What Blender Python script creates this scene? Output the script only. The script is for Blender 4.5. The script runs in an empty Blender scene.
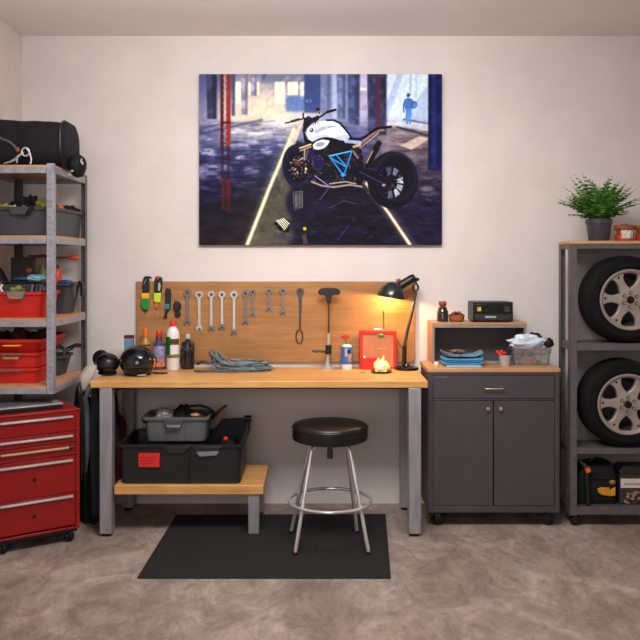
import bpy, bmesh, math, random
import numpy as np
from mathutils import Vector, Matrix, noise
R = math.radians
random.seed(7)
COL = bpy.context.scene.collection
sc = bpy.context.scene
F = 800.0; EYE = 1.5; HX = 320.0; HY = 262.0      # focal length in pixels, eye height, vanishing point
def PX(px, y): return (px-HX)*y/F                  # picture x at distance y -> world X
def PZ(py, y): return EYE-(py-HY)*y/F              # picture y at distance y -> world Z

# ------------------------------------------------------------------ materials
def lin(c):
    o = []
    for v in c[:3]:
        v = v/255.0
        o.append(v/12.92 if v <= 0.04045 else ((v+0.055)/1.055)**2.4)
    return (*o, 1.0)
MATS = {}
def pm(name, col, rough=.5, metal=0., var=.10, scale=25., bump=0., bscale=None, spec=.5, coat=0., stretch=(1,1,1), trans=0., emit=None):
    """plain procedural material: colour broken up by noise, optional fine bump"""
    if name in MATS: return MATS[name]
    m = bpy.data.materials.new(name); m.use_nodes = True
    nt = m.node_tree; N = nt.nodes; L = nt.links
    b = N['Principled BSDF']
    tc = N.new('ShaderNodeTexCoord'); mp = N.new('ShaderNodeMapping')
    mp.inputs['Scale'].default_value = stretch
    L.new(tc.outputs['Object'], mp.inputs['Vector'])
    nz = N.new('ShaderNodeTexNoise'); nz.inputs['Scale'].default_value = scale; nz.inputs['Detail'].default_value = 5
    L.new(mp.outputs[0], nz.inputs['Vector'])
    rp = N.new('ShaderNodeValToRGB')
    c = lin(col)
    lo = tuple(max(0, v*(1-var*1.6)) for v in c[:3])+(1,); hi = tuple(min(1, v*(1+var*1.6)) for v in c[:3])+(1,)
    rp.color_ramp.elements[0].color = lo; rp.color_ramp.elements[0].position = .3
    rp.color_ramp.elements[1].color = hi; rp.color_ramp.elements[1].position = .7
    L.new(nz.outputs['Fac'], rp.inputs[0]); L.new(rp.outputs[0], b.inputs['Base Color'])
    b.inputs['Roughness'].default_value = rough; b.inputs['Metallic'].default_value = metal
    b.inputs['Specular IOR Level'].default_value = spec
    b.inputs['Coat Weight'].default_value = coat
    if trans: b.inputs['Transmission Weight'].default_value = trans
    if emit:
        b.inputs['Emission Color'].default_value = lin(emit[0]); b.inputs['Emission Strength'].default_value = emit[1]
    if bump:
        n2 = N.new('ShaderNodeTexNoise'); n2.inputs['Scale'].default_value = bscale or scale*4; n2.inputs['Detail'].default_value = 4
        L.new(mp.outputs[0], n2.inputs['Vector'])
        bp = N.new('ShaderNodeBump'); bp.inputs['Strength'].default_value = bump; bp.inputs['Distance'].default_value = .01
        L.new(n2.outputs['Fac'], bp.inputs['Height']); L.new(bp.outputs[0], b.inputs['Normal'])
    MATS[name] = m
    return m
def wood(name, c0, c1, c2, rough=.5, grain=14., axis='X', tone=1.0):
    """boards with long grain along one axis and joints between the staves"""
    m = bpy.data.materials.new(name); m.use_nodes = True
    nt = m.node_tree; N = nt.nodes; L = nt.links; b = N['Principled BSDF']
    tc = N.new('ShaderNodeTexCoord'); mp = N.new('ShaderNodeMapping')
    s = {'X': (.6, 9, 9), 'Y': (9, .6, 9), 'Z': (9, 9, .6)}[axis]
    mp.inputs['Scale'].default_value = s
    L.new(tc.outputs['Object'], mp.inputs['Vector'])
    n1 = N.new('ShaderNodeTexNoise'); n1.inputs['Scale'].default_value = grain*.35; n1.inputs['Detail'].default_value = 8; n1.inputs['Roughness'].default_value = .65
    n1.inputs['Distortion'].default_value = .6
    L.new(mp.outputs[0], n1.inputs['Vector'])
    n2 = N.new('ShaderNodeTexNoise'); n2.inputs['Scale'].default_value = 3.5; n2.inputs['Detail'].default_value = 3
    L.new(tc.outputs['Object'], n2.inputs['Vector'])
    rp = N.new('ShaderNodeValToRGB'); e = rp.color_ramp.elements
    e[0].position = .28; e[0].color = lin(c0); e[1].position = .72; e[1].color = lin(c2)
    k = e.new(.5); k.color = lin(c1)
    ad = N.new('ShaderNodeMath'); ad.operation = 'MULTIPLY_ADD'; ad.inputs[1].default_value = .65; 
    mu = N.new('ShaderNodeMath'); mu.operation = 'MULTIPLY'; mu.inputs[1].default_value = .35
    L.new(n2.outputs['Fac'], mu.inputs[0]); L.new(n1.outputs['Fac'], ad.inputs[0]); L.new(mu.outputs[0], ad.inputs[2])
    L.new(ad.outputs[0], rp.inputs[0]); L.new(rp.outputs[0], b.inputs['Base Color'])
    b.inputs['Roughness'].default_value = rough
    bp = N.new('ShaderNodeBump'); bp.inputs['Strength'].default_value = .12; bp.inputs['Distance'].default_value = .004
    L.new(n1.outputs['Fac'], bp.inputs['Height']); L.new(bp.outputs[0], b.inputs['Normal'])
    MATS[name] = m
    return m

# ------------------------------------------------------------------ mesh builder
WM = {}                                             # world matrix of every Empty / part
class MB:
    def __init__(s): s.v = []; s.f = []; s.mi = []
    def add(s, vs, fs, m=0):
        k = len(s.v); s.v += [tuple(p) for p in vs]
        s.f += [tuple(i+k for i in q) for q in fs]; s.mi += [m]*len(fs); return s
    def box(s, x0, x1, y0, y1, z0, z1, m=0):
        v = [(x, y, z) for x in (x0, x1) for y in (y0, y1) for z in (z0, z1)]
        return s.add(v, [(0,1,3,2),(4,6,7,5),(0,4,5,1),(2,3,7,6),(0,2,6,4),(1,5,7,3)], m)
    def obox(s, o, ux, uy, uz, m=0):
        o, ux, uy, uz = map(Vector, (o, ux, uy, uz))
        v = [o+ux*a+uy*b+uz*c for a in (0,1) for b in (0,1) for c in (0,1)]
        return s.add(v, [(0,1,3,2),(4,6,7,5),(0,4,5,1),(2,3,7,6),(0,2,6,4),(1,5,7,3)], m)
    @staticmethod
    def frame(d):
        d = Vector(d).normalized()
        a = Vector((0,0,1)) if abs(d.z) < .9 else Vector((1,0,0))
        u = d.cross(a).normalized(); return d, u, d.cross(u)
    def loft(s, rings, cap0=True, cap1=True, m=0, closed=True):
        n = len(rings[0]); vs = [p for r in rings for p in r]; fs = []
        for i in range(len(rings)-1):
            for j in range(n if closed else n-1):
                k = (j+1) % n
                fs.append((i*n+j, i*n+k, (i+1)*n+k, (i+1)*n+j))
        if cap0: fs.append(tuple(range(n))[::-1])
        if cap1: fs.append(tuple((len(rings)-1)*n+j for j in range(n)))
        return s.add(vs, fs, m)
    def cyl(s, p0, p1, r0, r1=None, n=16, m=0, cap=True):
        r1 = r0 if r1 is None else r1
        p0, p1 = Vector(p0), Vector(p1); d, u, w = s.frame(p1-p0)
        ring = lambda p, r: [p+(u*math.cos(t)+w*math.sin(t))*r for t in (2*math.pi*i/n for i in range(n))]
        return s.loft([ring(p0, r0), ring(p1, r1)], cap, cap, m)
    def tube(s, pts, r, n=8, m=0, closed=False):
        pts = [Vector(p) for p in pts]; k = len(pts); rings = []
        prev = None
        for i, p in enumerate(pts):
            a = pts[(i-1) % k] if (closed or i) else pts[0]
            b = pts[(i+1) % k] if (closed or i < k-1) else pts[-1]
            d = b-a
            if d.length < 1e-9: d = Vector((0,0,1))
            d.normalize()
            if prev is None: _, u, w = s.frame(d)
            else:
                u = prev-d*prev.dot(d)
                if u.length < 1e-6: _, u, w = s.frame(d)
                u.normalize(); w = d.cross(u)
            prev = u
            rr = r[i] if isinstance(r, (list, tuple)) else r
            rings.append([p+(u*math.cos(t)+w*math.sin(t))*rr for t in (2*math.pi*j/n for j in range(n))])
        if closed: rings.append(rings[0])
        return s.loft(rings, not closed, not closed, m)
    def lathe(s, prof, c, axis=(0,0,1), n=24, m=0, cap0=False, cap1=False):
        c = Vector(c); d, u, w = s.frame(axis); rings = []
        for r, h in prof:
            r = max(r, 1e-5)
            rings.append([c+d*h+(u*math.cos(t)+w*math.sin(t))*r for t in (2*math.pi*i/n for i in range(n))])
        return s.loft(rings, cap0 or prof[0][0] <= 1e-4, cap1 or prof[-1][0] <= 1e-4, m)
    def prism(s, pts, y0, y1, m=0):
        """outline in X,Z pushed from y0 to y1"""
        return s.loft([[(x, y0, z) for x, z in pts], [(x, y1, z) for x, z in pts]], True, True, m)
    def eprism(s, pts, o, ux, uy, d, m=0):
        o, ux, uy, d = map(Vector, (o, ux, uy, d))
        a = [o+ux*p+uy*q for p, q in pts]
        return s.loft([a, [p+d for p in a]], True, True, m)
    def annulus(s, cx, cz, r0, r1, y0, y1, n=20, m=0, sx=1., inner_n=None):
        a = lambda r, y: [(cx+sx*r*math.cos(2*math.pi*i/n), y, cz+r*math.sin(2*math.pi*i/n)) for i in range(n)]
        rs = [a(r0, y0), a(r1, y0), a(r1, y1), a(r0, y1), a(r0, y0)]
        return s.loft(rs, False, False, m)
    def ball(s, c, r, n=16, k=10, m=0, amp=0., freq=6., seed=0, flat=None):
        c = Vector(c); r = r if isinstance(r, (tuple, list)) else (r, r, r)
        rings = []
        for i in range(k+1):
            a = math.pi*i/k; a = min(max(a, .02), math.pi-.02); ring = []
            for j in range(n):
                t = 2*math.pi*j/n
                d = Vector((math.sin(a)*math.cos(t), math.sin(a)*math.sin(t), -math.cos(a)))
                q = 1.0
                if amp: q += amp*noise.fractal(d*freq*.35+Vector((seed*3.1, seed*1.7, seed)), 1., 2., 4)
                p = Vector((d.x*r[0]*q, d.y*r[1]*q, d.z*r[2]*q))
                if flat is not None: p.z = max(p.z, flat)
                ring.append(c+p)
            rings.append(ring)
        return s.loft(rings, True, True, m)
    def build(s, name, mats, parent=None, label=None, cat=None, group=None, bevel=0., seg=2, kind=None, angle=35, sub=0, origin=None, local=False):
        me = bpy.data.meshes.new(name)
        vs = [Vector(p) for p in s.v]
        if parent is None and not local:
            lo = [min(p[i] for p in vs) for i in range(3)]; hi = [max(p[i] for p in vs) for i in range(3)]
            o = Vector(((lo[0]+hi[0])/2, (lo[1]+hi[1])/2, lo[2])) if origin is None else Vector(origin)
            vs = [p-o for p in vs]; W = Matrix.Translation(o)
        elif local: W = Matrix() if parent is None else WM[parent]
        else:
            W = WM[parent]; inv = W.inverted(); vs = [inv @ p for p in vs]
        me.from_pydata([tuple(p) for p in vs], [], s.f)
        mats = mats if isinstance(mats, (list, tuple)) else [mats]
        for q in mats: me.materials.append(q)
        me.polygons.foreach_set('material_index', s.mi)
        bm = bmesh.new(); bm.from_mesh(me); bmesh.ops.recalc_face_normals(bm, faces=bm.faces); bm.to_mesh(me); bm.free()
        me.shade_smooth(); me.set_sharp_from_angle(angle=R(angle)); me.update()
        ob = bpy.data.objects.new(name, me); COL.objects.link(ob)
        if parent is None: ob.location = W.translation
        else: ob.parent = parent
        WM[ob] = W
        if bevel:
            bv = ob.modifiers.new('bevel', 'BEVEL'); bv.width = bevel; bv.segments = seg; bv.limit_method = 'ANGLE'; bv.angle_limit = R(40)
        if sub:
            sd = ob.modifiers.new('subdivision', 'SUBSURF'); sd.levels = sub; sd.render_levels = sub
        if label: ob['label'] = label
        if cat: ob['category'] = cat
        if group: ob['group'] = group
        if kind: ob['kind'] = kind
        return ob
def thing(name, loc, label, cat, group=None, rz=0.):
    o = bpy.data.objects.new(name, None); COL.objects.link(o)
    o.empty_display_size = .05
    o.location = loc; o.rotation_euler = (0, 0, rz); o['label'] = label; o['category'] = cat
    if group: o['group'] = group
    WM[o] = Matrix.Translation(Vector(loc)) @ Matrix.Rotation(rz, 4, 'Z')
    return o
def dup(o, loc, label=None, group=None, rz=None):
    def rec(a, par):
        c = a.copy(); COL.objects.link(c)
        if par is not None: c.parent = par
        for ch in [x for x in list(bpy.data.objects) if x.parent == a]: rec(ch, c)
        return c
    c = rec(o, None); c.location = loc
    if rz is not None: c.rotation_euler = (0, 0, rz)
    if label: c['label'] = label
    if group: c['group'] = group
    return c
def rrect(cx, cy, w, d, r, z, n=4):
    r = min(r, w/2-1e-4, d/2-1e-4); o = []
    for sx, sy, a0 in ((1,1,0),(-1,1,90),(-1,-1,180),(1,-1,270)):
        for i in range(n+1):
            a = R(a0+90*i/n)
            o.append((cx+sx*(w/2-r)+r*math.cos(a), cy+sy*(d/2-r)+r*math.sin(a), z))
    return o
def tub(mb, cx, cy, w, d, z0, h, taper=.02, t=.004, rim=.008, r=.02, ribs=0, m=0):
    """open tapered storage bin with a turned-over rim; w, d at the top"""
    rr = lambda dx, z, q=r: rrect(cx, cy, w+2*dx, d+2*dx, max(q, .004), z)
    rings = [rr(-taper, z0), rr(-.002, z0+h-.022), rr(0, z0+h-.02), rr(rim*.9, z0+h-.017), rr(rim, z0+h-.012), rr(rim, z0+h-.002), rr(rim*.6, z0+h),
             rr(-t, z0+h-.001), rr(-t-.001, z0+h-.02), rr(-taper-t, z0+.006)]
    mb.loft(rings, True, True, m)
    for k in range(ribs):
        x = cx-w/2+(k+1)*w/(ribs+1)
        mb.obox((x-.004, cy-d/2+taper-.004, z0+.01), (.008,0,0), (0,.006,0), (0,-taper+.001,h-.036), m)
    return mb
def rag(name, c, r, mat, label, cat, seed=0, amp=.5, freq=7, group=None, parent=None, n=26, k=16, flat=None):
    mb = MB(); mb.ball(c, r, n, k, 0, amp, freq, seed, flat)
    return mb.build(name, mat, parent, label, cat, group, angle=60)
# ------------------------------------------------------------------ palette
oak = wood('oak_top', (178,116,58), (214,158,92), (234,186,124), .42, 12)
oakcab = wood('oak_cabinet_dimmed', (160,112,74), (188,138,96), (206,158,116), .45, 12)  # oak muted in its colour to imitate dim light on the cabinet
oakv = wood('oak_upright', (150,100,60), (184,130,84), (204,152,104), .5, 12, 'Z')
ply = wood('plywood_board', (132,88,44), (164,114,64), (190,140,86), .55, 10)
shelfwood = wood('shelf_wood', (170,120,80), (200,150,106), (218,172,130), .55, 12)
steel = pm('brushed_steel', (156,152,155), .42, .35, .10, 40, .05, 160, stretch=(1,1,.15))
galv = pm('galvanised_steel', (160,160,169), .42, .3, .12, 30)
galvshade = pm('shaded_post_steel', (98,96,99), .45, .4, .12, 30)  # galvanised steel with the shade of the back posts put into its colour
gunmetal = pm('dark_shelf_steel', (104,98,98), .5, .35, .08, 20)
chrome = pm('chrome', (222,218,216), .24, .62, .03, 10)
cabgrey = pm('charcoal_paint', (72,66,68), .45, 0, .05, 12)
cabdark = pm('dark_interior', (92,86,84), .6, 0, .06, 12)
black = pm('black_plastic', (17,17,20), .42, 0, .12, 20)
blackgloss = pm('black_gloss', (9,9,11), .2, 0, .1, 12, spec=.35, coat=.15)
rubber = pm('black_rubber', (14,13,14), .8, 0, .15, 40, .15, 200, spec=.25)
leather = pm('black_leather', (15,14,14), .36, 0, .12, 30, .12, 220)
nylon = pm('black_nylon', (19,20,23), .72, 0, .12, 14, .2, 60, spec=.3)
clothblack = pm('black_cloth', (17,18,21), .9, 0, .25, 14, .4, 40)
clothgrey = pm('grey_cloth', (92,98,106), .85, 0, .15, 14, .3, 60)
clothpale = pm('pale_glove_cloth', (196,186,172), .85, 0, .12, 20, .4, 60)
clothred = pm('dark_red_cloth', (92,24,22), .9, 0, .2, 16, .3, 60)
clotholive = pm('olive_cloth', (150,148,62), .85, 0, .3, 40, .3, 60)
binblack = pm('black_bin_plastic', (25,26,29), .45, 0, .06, 16)
bingrey = pm('dark_grey_bin_plastic', (62,65,72), .5, 0, .06, 16)
binred = pm('red_bin_plastic', (205,34,24), .42, 0, .05, 14)
chestred = pm('red_enamel', (146,9,11), .36, 0, .04, 8, coat=.15)
gripgrey = pm('grey_grip', (122,118,114), .5, 0, .1, 20)
brass = pm('brass', (206,180,136), .34, .5, .06, 20)
orange = pm('orange_plastic', (232,112,24), .45, 0, .08, 20)
yellow = pm('yellow_plastic', (238,180,30), .45, 0, .08, 20)
lime = pm('lime_plastic', (196,222,40), .45, 0, .06, 20)
green = pm('green_plastic', (24,140,52), .4, 0, .1, 20)
teal = pm('teal_plastic', (34,140,160), .4, 0, .1, 20)
redplastic = pm('red_plastic', (215,38,30), .4, 0, .06, 20)
white = pm('white_plastic', (228,226,222), .4, 0, .04, 20)
blueplastic = pm('blue_plastic', (36,88,160), .4, 0, .08, 20)
skyblue = pm('sky_blue_enamel', (70,150,196), .45, 0, .12, 20)
paleblue = pm('pale_blue_enamel', (168,206,226), .45, 0, .08, 20)
amber = pm('amber_wood', (150,82,40), .45, 0, .25, 30)
leaf = pm('fern_leaf', (48,104,28), .5, 0, .35, 30)
leafpale = pm('fern_leaf_light', (96,150,46), .5, 0, .25, 30)
soil = pm('potting_soil', (44,34,28), .9, 0, .3, 60)
potgrey = pm('charcoal_pot', (60,58,62), .4, 0, .06, 10)
alloy = pm('wheel_alloy', (176,163,154), .36, .45, .05, 20)
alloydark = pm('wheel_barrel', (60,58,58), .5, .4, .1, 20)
clear = pm('clear_plastic', (225,225,225), .12, 0, .02, 10, trans=.85)
filmbag = pm('plastic_film', (206,218,230), .22, 0, .12, 14, .5, 30, coat=.3)
cablemat = pm('teal_cable', (106,130,138), .5, 0, .25, 40)
cabledark = pm('dark_cable', (62,84,94), .5, 0, .2, 40)
cabletan = pm('tan_cable', (176,130,92), .5, 0, .2, 40)
iron = pm('dark_iron', (84,78,74), .4, .7, .15, 30)
wrenchsteel = pm('wrench_steel', (192,188,184), .32, .35, .08, 30)
wrenchdull = pm('worn_wrench_steel', (122,117,116), .36, .5, .12, 30)

# ------------------------------------------------------------------ setting
def plaster(name, c, var, bstr):
    m = bpy.data.materials.new(name); m.use_nodes = True
    nt = m.node_tree; N = nt.nodes; L = nt.links; b = N['Principled BSDF']
    tc = N.new('ShaderNodeTexCoord')
    n1 = N.new('ShaderNodeTexNoise'); n1.inputs['Scale'].default_value = 3.2; n1.inputs['Detail'].default_value = 10; n1.inputs['Roughness'].default_value = .62
    n2 = N.new('ShaderNodeTexNoise'); n2.inputs['Scale'].default_value = 26; n2.inputs['Detail'].default_value = 6
    L.new(tc.outputs['Object'], n1.inputs['Vector']); L.new(tc.outputs['Object'], n2.inputs['Vector'])
    rp = N.new('ShaderNodeValToRGB'); cc = lin(c)
    rp.color_ramp.elements[0].position = .3; rp.color_ramp.elements[1].position = .7
    rp.color_ramp.elements[0].color = tuple(v*(1-var) for v in cc[:3])+(1,)
    rp.color_ramp.elements[1].color = tuple(min(1, v*(1+var)) for v in cc[:3])+(1,)
    L.new(n1.outputs['Fac'], rp.inputs[0]); L.new(rp.outputs[0], b.inputs['Base Color'])
    b.inputs['Roughness'].default_value = .85
    bp = N.new('ShaderNodeBump'); bp.inputs['Strength'].default_value = bstr; bp.inputs['Distance'].default_value = .01
    L.new(n2.outputs['Fac'], bp.inputs['Height']); L.new(bp.outputs[0], b.inputs['Normal'])
    return m
wallmat = plaster('wall_plaster', (222,212,208), .055, .12)
ceilmat = plaster('ceiling_plaster', (232,227,225), .03, .08)
def concrete():
    m = bpy.data.materials.new('floor_concrete'); m.use_nodes = True
    nt = m.node_tree; N = nt.nodes; L = nt.links; b = N['Principled BSDF']
    tc = N.new('ShaderNodeTexCoord'); mp = N.new('ShaderNodeMapping'); mp.inputs['Scale'].default_value = (1, .62, 1)
    L.new(tc.outputs['Object'], mp.inputs['Vector'])
    n1 = N.new('ShaderNodeTexNoise'); n1.inputs['Scale'].default_value = 2.6; n1.inputs['Detail'].default_value = 14; n1.inputs['Roughness'].default_value = .74; n1.inputs['Distortion'].default_value = 1.0
    n2 = N.new('ShaderNodeTexNoise'); n2.inputs['Scale'].default_value = 7; n2.inputs['Detail'].default_value = 13; n2.inputs['Roughness'].default_value = .8; n2.inputs['Distortion'].default_value = 1.5
    L.new(mp.outputs[0], n1.inputs['Vector']); L.new(mp.outputs[0], n2.inputs['Vector'])
    r1 = N.new('ShaderNodeValToRGB'); e = r1.color_ramp.elements
    e[0].position = .3; e[0].color = lin((126,110,101)); e[1].position = .68; e[1].color = lin((192,176,166))
    k = e.new(.5); k.color = lin((158,141,131))
    r2 = N.new('ShaderNodeValToRGB'); e = r2.color_ramp.elements
    e[0].position = .38; e[0].color = (.62,.60,.58,1); e[1].position = .58; e[1].color = (1.12,1.12,1.12,1)
    mx = N.new('ShaderNodeMix'); mx.data_type = 'RGBA'; mx.blend_type = 'MULTIPLY'; mx.inputs[0].default_value = .85
    L.new(n1.outputs['Fac'], r1.inputs[0]); L.new(n2.outputs['Fac'], r2.inputs[0])
    L.new(r1.outputs[0], mx.inputs[6]); L.new(r2.outputs[0], mx.inputs[7])
    # fine hairline cracks
    vo = N.new('ShaderNodeTexVoronoi'); vo.feature = 'DISTANCE_TO_EDGE'; vo.inputs['Scale'].default_value = 1.1
    ds = N.new('ShaderNodeMix'); ds.data_type = 'RGBA'; ds.blend_type = 'ADD'; ds.inputs[0].default_value = .35
    L.new(mp.outputs[0], ds.inputs[6]); L.new(n2.outputs['Color'], ds.inputs[7]); L.new(ds.outputs[2], vo.inputs['Vector'])
    r3 = N.new('ShaderNodeValToRGB'); r3.color_ramp.elements[0].position = 0; r3.color_ramp.elements[0].color = (.72,.70,.68,1)
    r3.color_ramp.elements[1].position = .012; r3.color_ramp.elements[1].color = (1,1,1,1)
    L.new(vo.outputs['Distance'], r3.inputs[0])
    m2 = N.new('ShaderNodeMix'); m2.data_type = 'RGBA'; m2.blend_type = 'MULTIPLY'; m2.inputs[0].default_value = .8
    L.new(mx.outputs[2], m2.inputs[6]); L.new(r3.outputs[0], m2.inputs[7])
    L.new(m2.outputs[2], b.inputs['Base Color'])
    b.inputs['Roughness'].default_value = .52; b.inputs['Specular IOR Level'].default_value = .35
    bp = N.new('ShaderNodeBump'); bp.inputs['Strength'].default_value = .1; bp.inputs['Distance'].default_value = .006
    L.new(n2.outputs['Fac'], bp.inputs['Height']); L.new(bp.outputs[0], b.inputs['Normal'])
    return m
WY = 4.97; LX = -1.851; RX = 2.6; CH = PZ(36, WY); BY = -1.6
MB().box(LX-.1, RX+.1, BY-.1, WY+.1, -.1, 0).build('floor', concrete(), kind='structure', origin=(0,0,0))
MB().box(LX-.1, RX+.1, BY-.1, WY+.1, CH, CH+.1).build('ceiling', ceilmat, kind='structure', origin=(0,0,CH))
MB().box(LX-.1, RX+.1, WY, WY+.1, 0, CH).build('wall_back', wallmat, kind='structure', origin=(0,WY,0))
MB().box(LX-.1, LX, BY-.1, WY, 0, CH).build('wall_left', wallmat, kind='structure', origin=(LX,0,0))
MB().box(RX, RX+.1, BY-.1, WY, 0, CH).build('wall_right', wallmat, kind='structure', origin=(RX,0,0))

# ------------------------------------------------------------------ floor mat
def ribmat():
    m = bpy.data.materials.new('ribbed_rubber_mat'); m.use_nodes = True
    nt = m.node_tree; N = nt.nodes; L = nt.links; b = N['Principled BSDF']
    tc = N.new('ShaderNodeTexCoord'); wv = N.new('ShaderNodeTexWave'); wv.bands_direction = 'X'; wv.inputs['Scale'].default_value = 26; wv.inputs['Distortion'].default_value = 0
    w2 = N.new('ShaderNodeTexWave'); w2.bands_direction = 'Y'; w2.inputs['Scale'].default_value = 26
    L.new(tc.outputs['Object'], wv.inputs['Vector']); L.new(tc.outputs['Object'], w2.inputs['Vector'])
    ad = N.new('ShaderNodeMath'); ad.operation = 'ADD'; L.new(wv.outputs['Fac'], ad.inputs[0]); L.new(w2.outputs['Fac'], ad.inputs[1])
    rp = N.new('ShaderNodeValToRGB'); rp.color_ramp.elements[0].color = lin((26,25,26)); rp.color_ramp.elements[1].color = lin((52,49,49))
    hf = N.new('ShaderNodeMath'); hf.operation = 'MULTIPLY'; hf.inputs[1].default_value = .5; L.new(ad.outputs[0], hf.inputs[0]); L.new(hf.outputs[0], rp.inputs[0])
    L.new(rp.outputs[0], b.inputs['Base Color']); b.inputs['Roughness'].default_value = .85; b.inputs['Specular IOR Level'].default_value = .25
    bp = N.new('ShaderNodeBump'); bp.inputs['Strength'].default_value = .5; bp.inputs['Distance'].default_value = .004
    L.new(ad.outputs[0], bp.inputs['Height']); L.new(bp.outputs[0], b.inputs['Normal'])
    return m
mb = MB()
q = [(PX(137,3.785), 3.785), (PX(391,3.785), 3.785), (PX(385.5,4.74), 4.74), (PX(176,4.72), 4.72)]
mb.loft([[(x, y, 0.0005) for x, y in q], [(x, y, .009) for x, y in q]])
mb.build('floor_mat', ribmat(), None, 'black ribbed rubber mat lying on the concrete floor under the stool', 'mat', bevel=.003)

# ------------------------------------------------------------------ workbench
YF, YB, ZT = 4.36, 4.945, .851
BX0, BX1 = PX(90, YF), PX(428, YF)
wb = thing('workbench', ((BX0+BX1)/2, (YF+YB)/2, 0), 'long workbench with a thick oak top and square steel legs', 'workbench')
MB().box(BX0, BX1, YF, YB, ZT-.038, ZT).build('worktop', oak, wb, bevel=.004)
ra = MB()
for y in (YF+.16, YB-.09): ra.box(BX0+.12, BX1-.10, y, y+.03, ZT-.068, ZT-.0385)
for x in (PX(105.5,YF)-.015, PX(415,YF)-.015): ra.box(x, x+.03, YF+.06, YB-.1, ZT-.088, ZT-.0385)
ra.build('frame_rail', pm('dark_rail_steel', (70,68,70), .5, .5, .1, 20), wb)
for x, y in ((PX(105.5,4.36), 4.395), (PX(415,4.36), 4.395), (PX(127.5,4.83), 4.86), (PX(406,4.83), 4.86)):
    lg = MB().box(x-.034, x+.034, y-.034, y+.034, .016, ZT-.0385).build('leg', steel, wb, bevel=.004)
    ft = MB(); ft.cyl((x, y, 0), (x, y, .010), .026, n=20); ft.cyl((x, y, .010), (x, y, .0165), .010, n=12)
    ft.build('leveling_foot', black, lg)
# low shelf between the left legs and its own pair
SX0, SX1, SYF, SYB = PX(113.5, 4.37), PX(263.5, 4.37), 4.37, 4.83
sz = PZ(485.5, 4.37)
sh = MB().box(SX0+.004, SX1, SYF, SYB, sz-.050, sz).build('lower_shelf', oak, wb, bevel=.003)
for y in (4.41, 4.78):
    x = PX(253.5, 4.38) if y < 4.5 else PX(264.5, 4.8)-.03
    MB().box(x-.030, x+.030, y-.030, y+.030, .010, sz-.0505).build('leg', steel, sh, bevel=.004)
    MB().cyl((x, y, 0), (x, y, .0105), .022, n=20).build('leveling_foot', black, sh)
MB().box(SX0+.0, SX1-.1, SYB-.06, SYB-.03, sz-.085, sz-.0505).build('shelf_rail', MATS['dark_rail_steel'], sh)

# ------------------------------------------------------------------ tool board
PY0, PY1 = 4.945, 4.968
pb = thing('tool_board', (PX(275.5, PY0), PY1, PZ(362, PY0)), 'wide plywood tool board fixed to the wall above the workbench', 'tool board')
MB().box(PX(136, PY0), PX(415, PY0), PY0, PY1, PZ(362, PY0), PZ(281.5, PY0)).build('panel', ply, pb, bevel=.003)
for px, py in ((138,283.5),(413,283.5),(138,360),(413,360),(275,283.5)):
    MB().cyl((PX(px,PY0), PY0+.001, PZ(py,PY0)), (PX(px,PY0), PY0-.003, PZ(py,PY0)), .005, n=10).build('screw', wrenchdull, pb)
def peg(px, py, out=.022):
    x, z = PX(px, PY0), PZ(py, PY0)
    MB().tube([(x, PY0+.002, z), (x, PY0-out, z), (x, PY0-out-.003, z+.006)], .0022, 8).build('peg', iron, pb)

# ------------------------------------------------------------------ wrenches hanging on the board
def wrench(px, py0, py1, rpx, label, mat, dark=False, tilt=0.):
    y0, y1 = PY0-.012, PY0-.0035
    s = PY0/F
    x, zt, zb = PX(px, PY0), PZ(py0, PY0), PZ(py1, PY0)
    r = rpx*s
    t = thing('wrench', (x, PY0-.008, zb), label, 'wrench', 'wrenches on the tool board')
    h = MB(); h.annulus(x, zt-r, r*.48, r, y0-.002, y1+.002, 18)
    h.build('ring_end', mat, t, bevel=.0012)
    w = r*.42
    sh = MB(); zs, ze = zt-2*r+.004, zb+r*1.3
    sh.loft([[(x-a, y0, z), (x+a, y0, z), (x+a, y1, z), (x-a, y1, z)] for a, z in ((w*1.25, zs), (w*.85, zs-.015), (w*.8, (zs+ze)/2), (w*1.0, ze))])
    sh.build('shank', mat, t, bevel=.001)
    j = MB(); cz = zb+r*.9; R1 = r*.9
    pts = []
    for i in range(15):                                        # open jaw: an arc with a slot facing down
        a = R(-60+300*i/14); pts.append((x+R1*math.cos(a), cz+R1*math.sin(a)))
    pts += [(x-R1*.42, cz-R1*.55), (x-R1*.42, cz+R1*.05), (x+R1*.42, cz+R1*.05), (x+R1*.42, cz-R1*.55)]
    j.prism(pts, y0-.001, y1+.001)
    j.build('jaw', wrenchdull if dark else mat, t, bevel=.001)
    peg(px, py0+rpx+0.6)
    return t
wrench(187.5, 289, 325.5, 3.9, 'worn dark steel wrench hung first from the left in the row', wrenchdull, True)
wrench(199.5, 291, 332, 3.9, 'bright steel wrench second from the left, beside the worn dark one', wrenchsteel)
wrench(211.5, 291, 332, 3.6, 'bright steel wrench third from the left in the hanging row', wrenchsteel, True)
wrench(222.2, 291, 330.5, 3.6, 'bright steel wrench fourth from the left in the hanging row', wrenchsteel, True)
wrench(234.2, 291, 336, 3.8, 'longest bright steel wrench, fifth from the left in the row', wrenchsteel, True)
wrench(245.5, 290, 325, 3.4, 'medium steel wrench with its ring close beside a shorter one', wrenchdull)
wrench(252.8, 289, 317, 3.1, 'short steel wrench crowded against the medium wrench on its left', wrenchdull, True)
wrench(269, 288, 311.5, 3.2, 'shortest stubby steel wrench hanging alone right of the crowded pair', wrenchdull)
wrench(283, 288, 315.5, 3.2, 'small slim steel wrench hanging left of the long looped iron', wrenchdull, True)
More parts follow.
